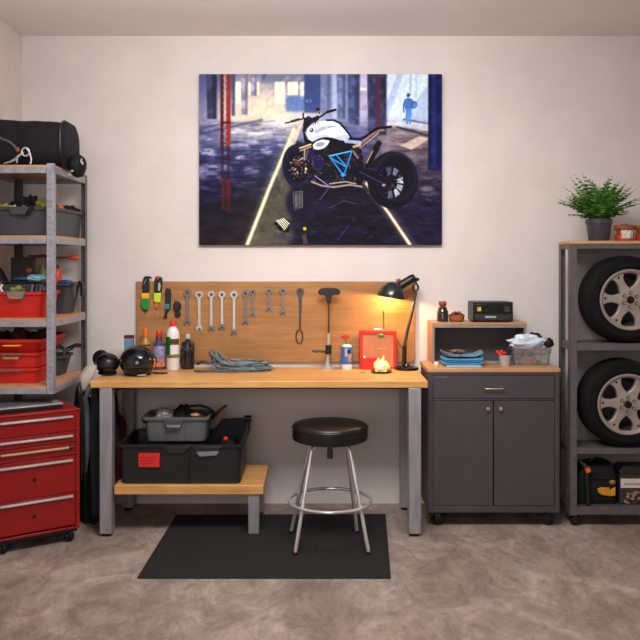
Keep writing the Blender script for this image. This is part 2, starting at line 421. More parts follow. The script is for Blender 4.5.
# long looped iron
x = PX(300.3, PY0); s = PY0/F
t = thing('tie_twister', (x, PY0-.01, PZ(343,PY0)), 'long dark iron tool with an open oval loop at the bottom', 'hand tool')
m_ = MB(); m_.annulus(x, PZ(291.5,PY0), 1.4*s, 3.6*s, PY0-.012, PY0-.003, 18); m_.build('hanging_eye', iron, t, bevel=.001)
m_ = MB(); zs = PZ(294.6,PY0); ze = PZ(329.6,PY0)
m_.loft([[(x+o-a, PY0-.012, z), (x+o+a, PY0-.012, z), (x+o+a, PY0-.003, z), (x+o-a, PY0-.003, z)] for a, z, o in ((2.6*s, zs, 0), (1.6*s, zs-.03, 0), (1.1*s, (zs+ze)/2, 0), (.9*s, ze, -.4*s))])
m_.build('handle', iron, t, bevel=.001)
m_ = MB(); cz = PZ(336.3,PY0); cx = x-.9*s
m_.tube([(cx+3.3*s*math.cos(a), PY0-.0075, cz+6.8*s*math.sin(a)) for a in (2*math.pi*i/28 for i in range(28))], .0042, 8, closed=True)
m_.build('loop', iron, t); peg(300.3, 291.8)

# ------------------------------------------------------------------ handled tools at the left of the board
def ol(pts): return [(PX(a, PY0), PZ(b, PY0)) for a, b in pts]
t = thing('pruning_snips', (PX(146,PY0), PY0-.01, PZ(311,PY0)), 'black snips with yellow band and green grip at the board corner', 'hand tool', 'handled tools on the tool board')
MB().prism(ol([(143.3,293),(143,286),(143.5,279),(145,276.4),(149,276),(152.2,277.2),(152.5,278.6),(149.5,278.6),(149.3,281),(150,287),(149.6,293)]), PY0-.02, PY0-.004).build('head', black, t, bevel=.003)
MB().prism(ol([(142.2,298.5),(142.2,293),(150,293),(149.8,298.5)]), PY0-.024, PY0-.003).build('band', yellow, t, bevel=.003)
MB().prism(ol([(142.2,298.5),(149.8,298.5),(149.6,305),(148.2,309.5),(144,309.5),(141.8,305.5),(141.6,301)]), PY0-.024, PY0-.003).build('grip', green, t, bevel=.004)
MB().prism(ol([(143.6,309.3),(148.6,309.3),(147.2,311.4),(145.2,311.4)]), PY0-.018, PY0-.004).build('end_cap', black, t, bevel=.002)
MB().tube([(PX(147,PY0), PY0-.021, PZ(279.5,PY0)), (PX(144.5,PY0), PY0-.021, PZ(284,PY0))], .002, 6).build('blade', wrenchsteel, t); peg(147.2, 279.3, .024)
t = thing('cutter_knife', (PX(158,PY0), PY0-.01, PZ(320,PY0)), 'black and lime cutter with an orange tip and a wire loop', 'hand tool', 'handled tools on the tool board')
MB().prism(ol([(154.8,292.8),(155,280),(155.6,277.4),(157,276.6),(161,276.6),(162.6,278.2),(162.8,284),(161.8,292.8)]), PY0-.02, PY0-.004).build('head', black, t, bevel=.003)
MB().prism(ol([(156.5,279.2),(156.5,276.2),(159.5,276.0),(159.7,279)]), PY0-.0215, PY0-.019).build('badge', redplastic, t)
MB().prism(ol([(158.6,290),(159.2,283),(160.6,282.4),(161.4,286),(160.2,291)]), PY0-.0215, PY0-.019).build('blade', wrenchsteel, t)
MB().prism(ol([(154.4,301),(154.4,293),(161.6,292.6),(161,302.4),(157,302.4)]), PY0-.023, PY0-.003).build('grip', lime, t, bevel=.004)
MB().prism(ol([(155.8,308),(155.8,302),(158.4,302),(158,308.4)]), PY0-.016, PY0-.007).build('tip', orange, t, bevel=.002)
MB().tube([(PX(a,PY0), PY0-.008, PZ(b,PY0)) for a, b in ((156.6,308),(154.4,312),(155.6,317),(158.4,320),(160.6,317.6),(160.4,311),(159.4,304),(159.4,302))], .0012, 6).build('wire_loop', cabletan, t); peg(158.2, 279.6, .024)
t = thing('folding_saw', (PX(168,PY0), PY0-.01, PZ(318,PY0)), 'slim black folding tool with a teal band hanging on the board', 'hand tool', 'handled tools on the tool board')
MB().prism(ol([(165.8,304),(165.6,292),(166.4,288.4),(168.6,288),(171,289.4),(171.6,294),(171,304)]), PY0-.02, PY0-.004).build('handle', black, t, bevel=.003)
MB().prism(ol([(165.4,309),(165.8,303.8),(170,303.8),(169.8,309)]), PY0-.022, PY0-.003).build('band', teal, t, bevel=.003)
MB().prism(ol([(165.6,309),(171,304.2),(170.6,309.6),(168,312),(167.2,315),(167.6,317.8),(165,318),(163.6,316.4),(165.2,314.6)]), PY0-.018, PY0-.005).build('hook', black, t, bevel=.002); peg(168.4, 290.4, .024)
t = thing('tape_measure', (PX(177.5,PY0), PY0-.01, PZ(317,PY0)), 'small rounded black case hanging left of the first wrench', 'tape measure', 'handled tools on the tool board')
MB().prism(ol([(174.2,309),(173.8,305),(174.6,302),(176.8,301),(179.6,301.6),(181.2,304),(181.4,308),(179.8,311),(176,311)]), PY0-.026, PY0-.003).build('case', black, t, bevel=.005)
MB().prism(ol([(176,310.5),(180,310.5),(181,314),(180,316.8),(176,316.6),(175,314.6)]), PY0-.02, PY0-.005).build('clip', black, t, bevel=.003)
MB().tube([(PX(174.8,PY0), PY0-.008, PZ(299.6,PY0)), (PX(175,PY0), PY0-.008, PZ(303,PY0))], .0015, 6).build('hang_tab', black, t); peg(177.4, 303, .03)

# ------------------------------------------------------------------ T-handled pump
y = 4.86; s = y/F
X = lambda p: PX(p, y)
Z = lambda p: PZ(p, y)
t = thing('hand_pump', (X(327.8), y, ZT), 'slim steel hand pump with black T handle standing against the board', 'pump')
m_ = MB(); m_.lathe([(0,0),(7*s,0),(7*s,.003),(5.5*s,.008),(2.6*s,.014),(2.2*s,.045),(1.4*s,.05),(0,.05)], (X(327.8), y, ZT), n=24); m_.build('base', wrenchsteel, t)
m_ = MB(); m_.cyl((X(327.8), y, ZT+.048), (X(328.6), y, Z(333)), 1.4*s, n=14); m_.build('barrel', wrenchsteel, t)
m_ = MB(); m_.cyl((X(328.6), y, Z(334)), (X(329), y, Z(301)), .9*s, n=12); m_.build('rod', iron, t)
m_ = MB()
m_.prism([(X(a), Z(b)) for a, b in ((318,293.5),(318.6,290.2),(321.5,288.2),(328,287.6),(336,288.2),(340,290.2),(340.6,293),(338.4,295),(333.6,294.6),(331.8,297),(331.4,302),(330.4,303.6),(327.6,303.6),(326.6,302),(326.2,297),(324.2,294.6),(320.4,295.2))], y-.012, y+.012)
m_.build('handle', black, t, bevel=.006)
m_ = MB(); m_.tube([(X(a), y-.006, Z(b)) for a, b in ((312.4,350.2),(314.5,351.4),(319,351.2),(325,351.6),(329,349),(331.4,346))], [.006,.007,.006,.007,.011,.008], 10)
m_.build('lever', black, t)
m_ = MB(); m_.cyl((X(328.4), y, Z(354)), (X(328.4), y, Z(345)), 3.0*s, n=14); m_.build('collar', black, t)
# ------------------------------------------------------------------ the canvas print (a flat picture: colours stored per grid point)
def picture():
    K = 2; W, H = 243*K, 171*K
    gx = 199+(np.arange(W)+.5)/K; gy = 74+(np.arange(H)+.5)/K
    GX, GY = np.meshgrid(gx, gy)
    rng = np.random.default_rng(3)
    A = np.zeros((H, W, 3))
    def vnoise(sx, sy, seed, octv=4):
        out = np.zeros((H, W)); amp = 1; tot = 0; r = np.random.default_rng(seed)
        for o in range(octv):
            nx = int(243/sx*2**o)+3; ny = int(171/sy*2**o)+3
            g = r.random((ny, nx)); u = (GX-199)/243*(nx-2); v = (GY-74)/171*(ny-2)
            i = u.astype(int); j = v.astype(int); fu = u-i; fv = v-j
            fu = fu*fu*(3-2*fu); fv = fv*fv*(3-2*fv)
            out += amp*((g[j,i]*(1-fu)+g[j,i+1]*fu)*(1-fv)+(g[j+1,i]*(1-fu)+g[j+1,i+1]*fu)*fv); tot += amp; amp *= .55
        return out/tot
    def mixin(mask, c, a=1.):
        m = (np.clip(mask, 0, 1)*a)[..., None]
        A[:] = A*(1-m)+np.array(c, float)*m
    def sm(e0, e1, x):
        t = np.clip((x-e0)/(e1-e0), 0, 1); return t*t*(3-2*t)
    def pmask(pts):
        tot = np.zeros((H, W))
        for ox, oy in ((-.125,-.125),(.125,-.125),(-.125,.125),(.125,.125)):
            x, y = GX+ox, GY+oy; ins = np.zeros((H, W), bool); n = len(pts)
            for i in range(n):
                x1, y1 = pts[i]; x2, y2 = pts[(i+1) % n]
                if y1 == y2: continue
                ins ^= ((y1 > y) != (y2 > y)) & (x < (x2-x1)*(y-y1)/(y2-y1)+x1)
            tot += ins
        return tot/4
    def poly(pts, c, a=1.): mixin(pmask(pts), c, a)
    def rect(x0, x1, y0, y1, c, a=1., soft=.3):
        mixin(sm(x0-soft, x0+soft, GX)*(1-sm(x1-soft, x1+soft, GX))*sm(y0-soft, y0+soft, GY)*(1-sm(y1-soft, y1+soft, GY)), c, a)
    def line(pts, w, c, a=1., soft=.45):
        d = np.full((H, W), 1e9)
        for (x1, y1), (x2, y2) in zip(pts, pts[1:]):
            dx, dy = x2-x1, y2-y1; q = max(dx*dx+dy*dy, 1e-9)
            t = np.clip(((GX-x1)*dx+(GY-y1)*dy)/q, 0, 1)
            d = np.minimum(d, np.hypot(GX-x1-t*dx, GY-y1-t*dy))
        mixin(1-sm(w/2-soft, w/2+soft, d), c, a)
    def ell(cx, cy, rx, ry, c, a=1., inner=0., soft=.06, rot=0.):
        ca, sa = math.cos(rot), math.sin(rot)
        d = np.hypot(((GX-cx)*ca+(GY-cy)*sa)/rx, (-(GX-cx)*sa+(GY-cy)*ca)/ry)
        m = 1-sm(1-soft, 1+soft, d)
        if inner: m = m*sm(inner-soft, inner+soft, d)
        mixin(m, c, a)
    def glow(cx, cy, rx, ry, c, a): mixin(np.exp(-(((GX-cx)/rx)**2+((GY-cy)/ry)**2)), c, a)
    n1 = vnoise(40, 14, 1); n2 = vnoise(14, 4, 2); n3 = vnoise(9, 9, 4); n4 = vnoise(30, 6, 5)
    # hall behind: haze and light
    t = sm(74, 126, GY)[..., None]
    A[:] = np.array((104,112,150))*(1-t)+np.array((196,192,206))*t
    mixin(1-sm(199, 235, GX), (92,98,142), .55)
    glow(262, 112, 40, 22, (246,228,200), .95); glow(250, 96, 22, 26, (240,226,206), .6)
    rect(262, 322, 74, 83, (84,94,132), .85, 2.5)
    poly([(322,74),(268,74),(238,112),(238,118),(262,118)], (206,196,190), .35)
    for i, (a, b) in enumerate(((300,252),(312,262),(288,244))): line([(a,78),(b,116)], 3.0, (236,224,206), .35, 1.6)
    for x0, x1, y0, y1 in ((235.4,241,82,104),(248.6,251,82,95),(256.8,259.4,82,95),(275,285,82,104),(288,298,82,95),(300.6,304.2,82,100)):
        rect(x0, x1, y0, y1, (254,246,222), .97)
    for x in (279.8, 292, 294.5): rect(x-.25, x+.25, 82, 104 if x < 286 else 95, (226,214,190), .7, .15)
    rect(286, 322, 96, 112, (88,120,176), .75, 2.); rect(304.5, 321, 74, 113, (72,86,132), .9, .8)
    ell(309, 101, 3.2, 1.6, (170,190,225), .7, .6)
    # right half of the hall
    rect(321, 441, 74, 124, (150,160,190), .9, 1.2)
    poly([(386,74),(436,74),(436,126),(386,126)], (188,204,226), .95)
    poly([(404,74),(436,74),(396,130),(384,130)], (232,240,248), .65); poly([(388,74),(398,74),(384,110),(384,90)], (240,244,250), .5)
    rect(411, 421, 74, 96, (210,226,240), .7, .8); rect(410, 411.5, 74, 96, (150,172,205), .8, .4); rect(416, 417, 74, 98, (150,172,205), .6, .4)
    rect(360, 367.5, 74, 122, (206,198,214), .9, .6); rect(360, 367, 88, 91, (240,236,240), .8, .6); rect(360, 367, 91, 110, (176,160,182), .5, 1)
    # floor
    fl = sm(116, 132, GY+4*(n1-.5))
    base = np.zeros((H, W, 3)); d = sm(118, 205, GY)[..., None]
    base[:] = np.array((92,96,136))*(1-d)+np.array((34,32,58))*d
    rr_ = sm(345, 400, GX)[..., None]
    base = base*(1-rr_)+(np.array((138,126,128))*(1-d)+np.array((40,35,60))*d)*rr_
    bl = (sm(195, 245, GY)*(1-sm(230, 285, GX)))[..., None]
    base = base*(1-bl)+np.array((52,44,46))*bl
    base *= (.48+1.22*n2)[..., None]
    m = fl[..., None]; A[:] = A*(1-m)+base*m
    st = sm(.54, .74, n2)*sm(118, 126, GY)*(1-sm(150, 205, GY))*(1-sm(270, 300, GX))
    mixin(st, (206,204,216), .75)
    glow(252, 133, 34, 8, (244,238,228), .75); glow(285, 124, 22, 5, (250,246,236), .8); glow(236, 144, 26, 5, (214,212,224), .45)
    for i in range(46):
        x = rng.uniform(199, 285); yy = rng.uniform(120, 178); l = rng.uniform(5, 18)
        line([(x, yy), (x+l, yy-rng.uniform(0, 2))], rng.uniform(.5, 1.6), (52,52,84) if rng.random() < .6 else (176,180,204), .45, .5)
    for i in range(150):
        x = rng.uniform(197, 282); yy = rng.uniform(122, 200); l = rng.uniform(4, 20); q = (yy-122)/78
        c = ((22,22,48),(52,56,112),(88,96,150),(150,156,196))[rng.choice(4, p=[.42,.34,.17,.07] if q > .35 else [.25,.25,.25,.25])]
        line([(x, yy), (x+l, yy-rng.uniform(-.5, 2))], rng.uniform(.4, 1.2), c, .5, .4)
    for i in range(110):
        x = rng.uniform(385, 442); yy = rng.uniform(132, 240); l = rng.uniform(4, 16)
        c = ((30,26,40),(66,58,74),(120,108,112),(168,154,150))[rng.choice(4, p=[.4,.32,.2,.08] if yy < 195 else [.6,.3,.08,.02])]
        line([(x, yy), (x+l, yy+rng.uniform(-.6, 2.4))], rng.uniform(.4, 1.3), c, .5, .4)
    line([(199,134),(232,127),(262,120)], 2.2, (84,78,98), .7, 1); line([(199,129),(226,123)], 1.6, (98,92,112), .7, 1)
    for i in range(40):
        x = rng.uniform(400, 436); yy = rng.uniform(128, 200); l = rng.uniform(4, 14)
        line([(x, yy), (x+l, yy+rng.uniform(-.5, 2))], rng.uniform(.5, 1.7), (60,52,66) if rng.random() < .6 else (150,136,136), .5, .5)
    # light patches on the right floor, long shadows
    poly([(400,146),(420,136),(430,139),(412,150)], (226,212,196), .75); poly([(371,128),(392,122),(398,124),(380,131)], (222,216,220), .7)
    poly([(386,122),(430,122),(430,132),(396,126)], (214,220,232), .75)
    line([(397,127),(430,136.5)], 1.6, (44,48,76), .95); line([(404,119.5),(430,124)], 1.3, (60,74,112), .85); line([(388,152),(430,150)], 1.6, (70,60,66), .6)
    ell(427, 189, 7, 2.6, (150,146,158), .7, soft=.5)
    # columns
    for x0, x1, y1, c in ((206.5,217,119,(66,66,94)),(231,235.2,116,(98,98,128)),(241,248,115,(150,144,160)),(250.6,257,96,(150,146,166)),
                          (321,331,112,(128,138,168)),(337,346,119,(104,112,146)),(347.5,360,125,(76,82,118)),(367.5,387,135,(58,58,90))):
        mixin(sm(x0-.5, x0+.5, GX-(GY-74)*.02)*(1-sm(x1-.5, x1+.5, GX+(GY-74)*.02))*(1-sm(y1-1, y1+1, GY)), c, .96); mixin(sm(x0-.5, x0+.5, GX)*(1-sm(x1-.5, x1+.5, GX))*(1-sm(y1-1, y1+1, GY))*sm(.5, .72, vnoise(5, 8, int(x0))), tuple(min(255, v*1.5+12) for v in c), .55)
        rect(x0+(x1-x0)*.62, x1, 74, y1, tuple(v*.78 for v in c), .6, .8)
    mixin((sm(346,348,GX)*(1-sm(386,388,GX))*(1-sm(122,136,GY)))*sm(.5,.75,n3), (140,146,176), .35)
    rect(333, 337, 74, 118, (196,202,220), .75, .8)
    rect(376, 381, 74, 134, (92,58,80), .95, .4)
    rect(429.4, 442, 74, 170, (26,34,86), .98, .5); rect(433, 436, 74, 166, (58,72,128), .6, 1.2); rect(428.6, 430.4, 74, 170, (16,20,50), .9, .4)
    mixin(sm(429,430,GX)*(1-sm(168,172,GY))*sm(.55,.75,n3), (70,84,140), .4)
    # red girder and its mirror image in the wet floor
    for x0, x1, y0, y1, c, a in ((220.6,223.8,74,150,(84,34,42),.95),(226.2,230.8,74,146,(146,62,60),.96),(221.4,223.6,148,180,(60,34,60),.8),(226.8,230,146,180,(66,36,62),.7),
                                 (221.6,223.6,179,211,(104,40,44),.85),(227,231,179,213,(112,42,44),.85),(223.6,226.4,179,208,(70,36,42),.7)):
        rect(x0, x1, y0, y1, c, a, .4)
    for i in range(11): line([(223, 78+i*6.2), (227, 81+i*6.2)], .9, (214,150,130), .8)
    for i in range(8): line([(223, 181+i*3.8), (227, 183+i*3.8)], .7, (150,80,78), .6)
    rect(220.4, 231, 121.5, 123.6, (88,28,40), .9, .4)
    rect(224, 226.2, 74, 122, (230,214,196), .35, .3)
    # wet ground below the machine
    poly([(292,140),(272,245),(412,245),(366,184),(330,150)], (26,24,34), .9)
    mixin((1-sm(-2, 9, GX-(290+(GY-142)*-.02)-2*np.sin(GY*.3)))*sm(0, 3, GX-(292-(GY-142)*.41))*sm(138, 150, GY), (126,124,108), .7)
    mixin(pmask([(290,142),(250,245),(287,245),(283,200),(296,190),(290,170)])*sm(.4,.7,n3), (66,66,58), .7)
    mixin(pmask([(284,196),(384,196),(410,245),(272,245)])*sm(.45,.7,n2), (64,58,104), .4)
    poly([(244,245),(199,245),(199,205),(262,186)], (36,30,36), .35)
    glow(268, 214, 26, 40, (96,92,70), .35); glow(300, 128, 30, 14, (226,218,206), .35)
    # lit strips
    line([(297,126),(287,146),(270,186),(248,246)], 8, (170,164,140), .4, 4); line([(294,130),(286,150),(269,190),(247,246)], 3.4, (250,242,206), .97, .9)
    line([(294.5,130),(270.6,190),(250,246)], .6, (150,140,110), .7)
    poly([(289,138),(303,122),(300,132),(291,156),(284,158)], (222,214,196), .8)
    line([(367,184),(372,190),(388,212),(412,246)], 9, (150,136,140), .45, 5); line([(367,184),(373,191),(389,213),(411,246)], 3.2, (252,240,212), .95, 1.)
    line([(374,191),(391,213),(414,246)], .8, (60,44,48), .8)
    def blur(n, w):
        k = np.array(w, float); k /= k.sum(); h = len(k)//2
        P = np.pad(A, ((h,h),(h,h),(0,0)), 'edge'); Q = sum(k[i]*P[i:i+H] for i in range(len(k))); A[:] = sum(k[i]*Q[:, i:i+W] for i in range(len(k)))
    blur(2, (1,3,5,3,1))
    # mirror image below
    ell(299, 203, 13, 17, (34,30,52), .85, soft=.25); poly([(293,192),(303,191),(303,208),(294,211)], (132,136,134), .75)
    for x in (294.5, 298.3, 301.2): line([(x,191),(x,214)], .8, (36,32,48), .85)
    poly([(274,224),(283,217),(291,222),(289,233),(281,232)], (16,15,20), .98)
    for i in range(5): line([(277+i*1.6, 221-i*.6), (285+i*1.1, 230-i*1.5)], 1.0, (236,234,214), .95, .3)
    ell(279, 229, 7, 3.4, (150,150,132), .5, .8, .12); ell(305, 229, 1.8, 1.8, (206,196,40), .9, soft=.3)
    poly([(302,236),(306,234),(308,244),(304,245)], (120,94,104), .7)
    line([(330,208),(344,201),(356,204)], .9, (130,122,150), .55); line([(338,240),(349,226)], 1.4, (70,66,128), .7)
    for i in range(60):
        x = rng.uniform(292, 392); yy = rng.uniform(196, 244)
        line([(x, yy), (x+rng.uniform(-2, 6), yy+rng.uniform(-2, 2))], .7, (70,62,100) if rng.random() < .6 else (12,11,18), .6, .4)
    for i in range(90):
        x = rng.uniform(286, 400); yy = rng.uniform(192, 245)
        if abs(x-(367+(yy-184)*.72)) < 6: continue
        line([(x, yy), (x+rng.uniform(2, 9), yy+rng.uniform(-.6,.6))], rng.uniform(.4, 1.1), ((58,54,104),(90,86,130),(34,32,54),(120,116,140))[rng.choice(4, p=[.4,.15,.35,.1])], .5, .4)
    # the motorcycle: rear wheel
    ell(393, 180.4, 25.4, 28.6, (24,22,36), 1, soft=.03); ell(396, 177, 21.5, 25, (58,54,70), .55, .86, .08); ell(390, 182, 15.6, 19.4, (14,13,24), 1, soft=.04)
    ell(391, 183, 14, 17.6, (44,40,66), .9, .9, .05)
    for a0 in range(0, 360, 36):
        a = R(a0); line([(391,183), (391+12.4*math.cos(a), 183+15.6*math.sin(a))], 1.5, (36,32,54), .95, .4)
    for a0, c in ((-22,(206,212,216)),(10,(178,186,198)),(42,(206,212,216)),(80,(120,124,146)),(-74,(140,146,164)),(-112,(96,98,124))):
        a = R(a0); b = R(a0+24)
        poly([(391+7*math.cos(a),183+8.6*math.sin(a)),(391+12.6*math.cos(a),183+15.8*math.sin(a)),(391+12.6*math.cos(b),183+15.8*math.sin(b)),(391+7*math.cos(b),183+8.6*math.sin(b))], c, .9)
    ell(389, 184, 6.4, 7.4, (26,22,36), 1); ell(389.5, 185, 3.8, 4.4, (72,50,58), .8)
    # front wheel
    ell(298, 166.4, 15.6, 22, (30,27,52), 1, soft=.04, rot=-.08); ell(297, 166.4, 14, 20.4, (62,58,88), .5, .9, .06, -.08); ell(297.6, 167.6, 10.2, 14, (18,16,28), 1, soft=.06)
    for i in range(60):
        a = rng.uniform(0, 6.28); q = rng.uniform(.25, .95)
        x, yy = 297.4+9.4*q*math.cos(a), 168+13*q*math.sin(a)
        line([(x, yy), (x+rng.uniform(-2,2), yy+rng.uniform(-2.5,2.5))], 1.0, [(206,186,160),(150,108,86),(224,214,200),(104,92,110)][rng.integers(4)], .8, .4)
    for a0 in range(10, 360, 60):
        a = R(a0); line([(298,168), (298+9.4*math.cos(a), 168+13*math.sin(a))], 1.1, (24,20,36), .9, .4)
    ell(306, 169, 1.3, 1.3, (226,206,40), .95, soft=.3); ell(297, 163, 3, 3.4, (128,84,64), .6, soft=.4)
    # engine block
    poly([(302,126),(308,140),(330,136),(350,141),(362,150),(366,176),(362,184),(340,188),(316,186),(310,176),(306,150)], (24,21,34), 1)
    ell(318, 163, 6.2, 8, (70,64,120), .7, .72, .1); ell(318, 163, 4, 5.4, (46,38,90), .8); ell(311, 153, 4, 5, (60,54,124), .6, soft=.5)
    for i in range(46):
        x = rng.uniform(308, 362); yy = rng.uniform(150, 184); a = rng.uniform(0, 3.14); l = rng.uniform(2, 6)
        line([(x, yy), (x+l*math.cos(a), yy+l*math.sin(a))], rng.uniform(.8, 1.8), ((58,52,92),(92,82,96),(44,38,52),(128,110,104))[rng.integers(4)], .5, .5)
    for i in range(240):
        x = rng.uniform(305, 364); yy = rng.uniform(148, 184)
        line([(x, yy), (x+rng.uniform(-2,2), yy+rng.uniform(-1.6,1.6))], rng.uniform(.5, .9), [(120,104,110),(52,44,92),(170,150,140),(10,9,14),(88,62,58)][rng.integers(5)], .6, .35)
    line([(312,182),(322,186),(334,187.4),(350,185),(362,187)], 1.8, (176,164,160), .9); line([(330,184),(346,182),(356,184)], 1.2, (216,200,190), .8)
    line([(315,176),(330,187)], 1.2, (150,152,190), .9); line([(330,187),(320,200)], 1.0, (96,92,140), .9)
    # fork and its bright stays
    line([(307,144),(303,176)], 2.6, (40,34,52), .95); line([(300,148.4),(311,144.6)], 1.4, (232,212,156), .95); line([(300.6,151),(311,147)], 1.1, (214,190,130), .9)
    line([(305,150),(304.4,160)], 1.5, (220,212,190), .7); line([(308,150),(306,160)], .8, (180,170,150), .7)
    for i in range(70):
        a = rng.uniform(0, 6.28); q = rng.uniform(.35, 1.0)
        x, yy = 391+13*q*math.cos(a), 183+16.4*q*math.sin(a)
        line([(x, yy), (x+rng.uniform(-2.4,2.4), yy+rng.uniform(-2.4,2.4))], .8, ((20,18,30),(70,64,96),(150,154,170),(30,26,44))[rng.integers(4)], .6, .4)
    # swing arm
    poly([(352,164),(366,168),(392,182),(390,188),(364,180),(350,174)], (22,20,34), 1); line([(360,172),(386,185)], 1.2, (84,76,128), .8); line([(364,168),(378,170)], 1.4, (60,52,110), .8)
    ell(384, 185.4, 1.8, 1.4, (190,184,226), .8, soft=.3)
    # blue lattice frame
    for p in (((329.5,156.4),(352,151.4)),((330,157),(344,176)),((352,151.6),(344.6,174)),((331,158),(346,167)),((337,155.6),(346,166)),((343,176),(346,175))):
        line(p, 1.35, (52,150,212), 1, .4)
    line([(330,156),(351,151.2)], .5, (150,214,246), .9, .3)
    ell(343, 175, 1.7, 2, (60,170,230), 1, soft=.2)
    # tail, seat, exhaust
    line([(349,137.6),(354,139.4),(360,139.4),(366,136.6),(375,129.8),(380,128.2),(391,127)], 2.6, (26,24,34), 1, .5); line([(380,127.6),(392,126.6)], 1.0, (22,20,28), 1)
    line([(360,144.4),(372,135),(380,130.6),(384,130.4)], 2.2, (152,130,116), .95); line([(360,148),(372,138.6),(379,133)], 1.0, (206,188,168), .8); line([(361,146.4),(374,135.6)], .8, (40,34,40), .9)
    line([(346,141.6),(360,142.6)], 3.2, (190,200,226), .85); line([(354,147),(360,145)], 2.4, (222,190,150), .85); line([(354,152),(358,158)], 2.4, (176,150,136), .7)
    line([(368,166),(379,143.6)], 6.0, (24,21,26), 1, .6); line([(367,163),(373,151)], 1.0, (206,180,160), .9); ell(379, 144, 2.6, 3.2, (58,50,52), .9, .6, .15)
    # tank
    poly([(306.4,133.4),(308,129),(312,125),(318,122),(326,120.6),(333,121),(338,123.4),(343,128),(347.4,133),(350,137),(347,141),(341,140.4),(333,138),(326,137),(319,138.6),(312.6,141.8),(308.6,139.4)], (232,232,240), 1)
    poly([(314,131),(322,127),(332,125.6),(338,127),(330,128),(322,131),(316,134)], (168,168,190), .8); poly([(333,138),(341,140.4),(347,141),(350,137),(346,134),(340,136)], (188,194,220), .8)
    poly([(308.6,139.4),(312.6,141.8),(319,138.6),(326,137),(333,138),(326,134.4),(316,136)], (196,196,212), .8)
    ell(311.8, 130.3, 2.0, 2.3, (62,64,84), 1, soft=.15); ell(311.6, 129.8, 1.0, 1.2, (210,214,226), .9, soft=.3); line([(311.2,132),(313,129)], .7, (60,60,82), .8)
    poly([(313,145.4),(316,142),(323,139.6),(330,141),(328,145),(324,148.6),(318,150),(314,149)], (226,228,236), 1); ell(320.4, 144.6, 4.6, 2.2, (150,152,172), .9, soft=.3, rot=-.25)
    line([(327,120.4),(334,120.4),(341,123.6),(346,130),(351,136.8)], 1.8, (28,24,36), 1)
    # bars and head lamp
    line([(285.6,123.2),(292,122),(298,120.4),(305,118.4)], 1.5, (34,30,42), 1); line([(292,121.4),(299,119.4)], 2.2, (58,52,66), .9); line([(303.4,113.6),(303.6,118)], 1.6, (34,30,40), 1)
    line([(316,119.6),(322,116),(326,113),(335.4,110)], 1.9, (32,28,38), 1); line([(327,112.4),(335.6,110)], 2.5, (26,23,32), 1); ell(318, 109.4, 2.2, 1.5, (44,36,40), 1, soft=.2)
    line([(318.4,110),(320,114)], 1, (34,30,40), 1); line([(319,111.6),(325,112.6)], 1.4, (156,120,96), .85)
    poly([(303,126),(304,120),(308,116),(313,118),(318,115.4),(321,117),(318,121),(311,124.4),(307,129),(304.4,134)], (34,30,46), 1)
    for i in range(26):
        x = rng.uniform(304, 320); yy = rng.uniform(116, 125); line([(x, yy), (x+rng.uniform(-1,1), yy+1)], .8, (92,86,116) if rng.random() < .6 else (14,12,18), .8, .3)
    # walker with a round bag
    ell(408.6, 95.4, 1.7, 2.1, (62,84,130), .98, soft=.2)
    poly([(404.6,100),(408,97.8),(411.4,98.6),(413,103),(412.4,110),(405.6,110),(404.6,106)], (92,130,190), .98)
    poly([(405.8,109),(412.2,109),(411.8,117),(411,124.6),(409.4,124.6),(409,116),(408.4,124.6),(406.4,124.6)], (112,152,208), .96)
    line([(405.2,100.4),(403.8,106),(404.2,112)], 1.4, (70,104,164), .95, .4); line([(411.6,99.6),(415.4,104)], 1.4, (84,120,180), .95, .4)
    ell(414.4, 105, 3.2, 3.8, (84,116,170), .95, soft=.15, rot=.4); ell(415, 105.6, 1.8, 2.2, (120,150,196), .8, soft=.3)
    A *= (.93+.14*vnoise(3, 3, 9, 2))[..., None]
    A = np.clip(A, 0, 255)/255; g_ = A.mean(-1, keepdims=True); A = np.clip(g_+(A-g_)*1.12, 0, 1)**1.28*262
    h_ = np.pad(A, ((1,1),(1,1),(0,0)), 'edge'); A = A+.35*(A-(h_[:-2,1:-1]+h_[2:,1:-1]+h_[1:-1,:-2]+h_[1:-1,2:])/4)
    return np.clip(A, 0, 255)/255, K
PGAIN = 1.12
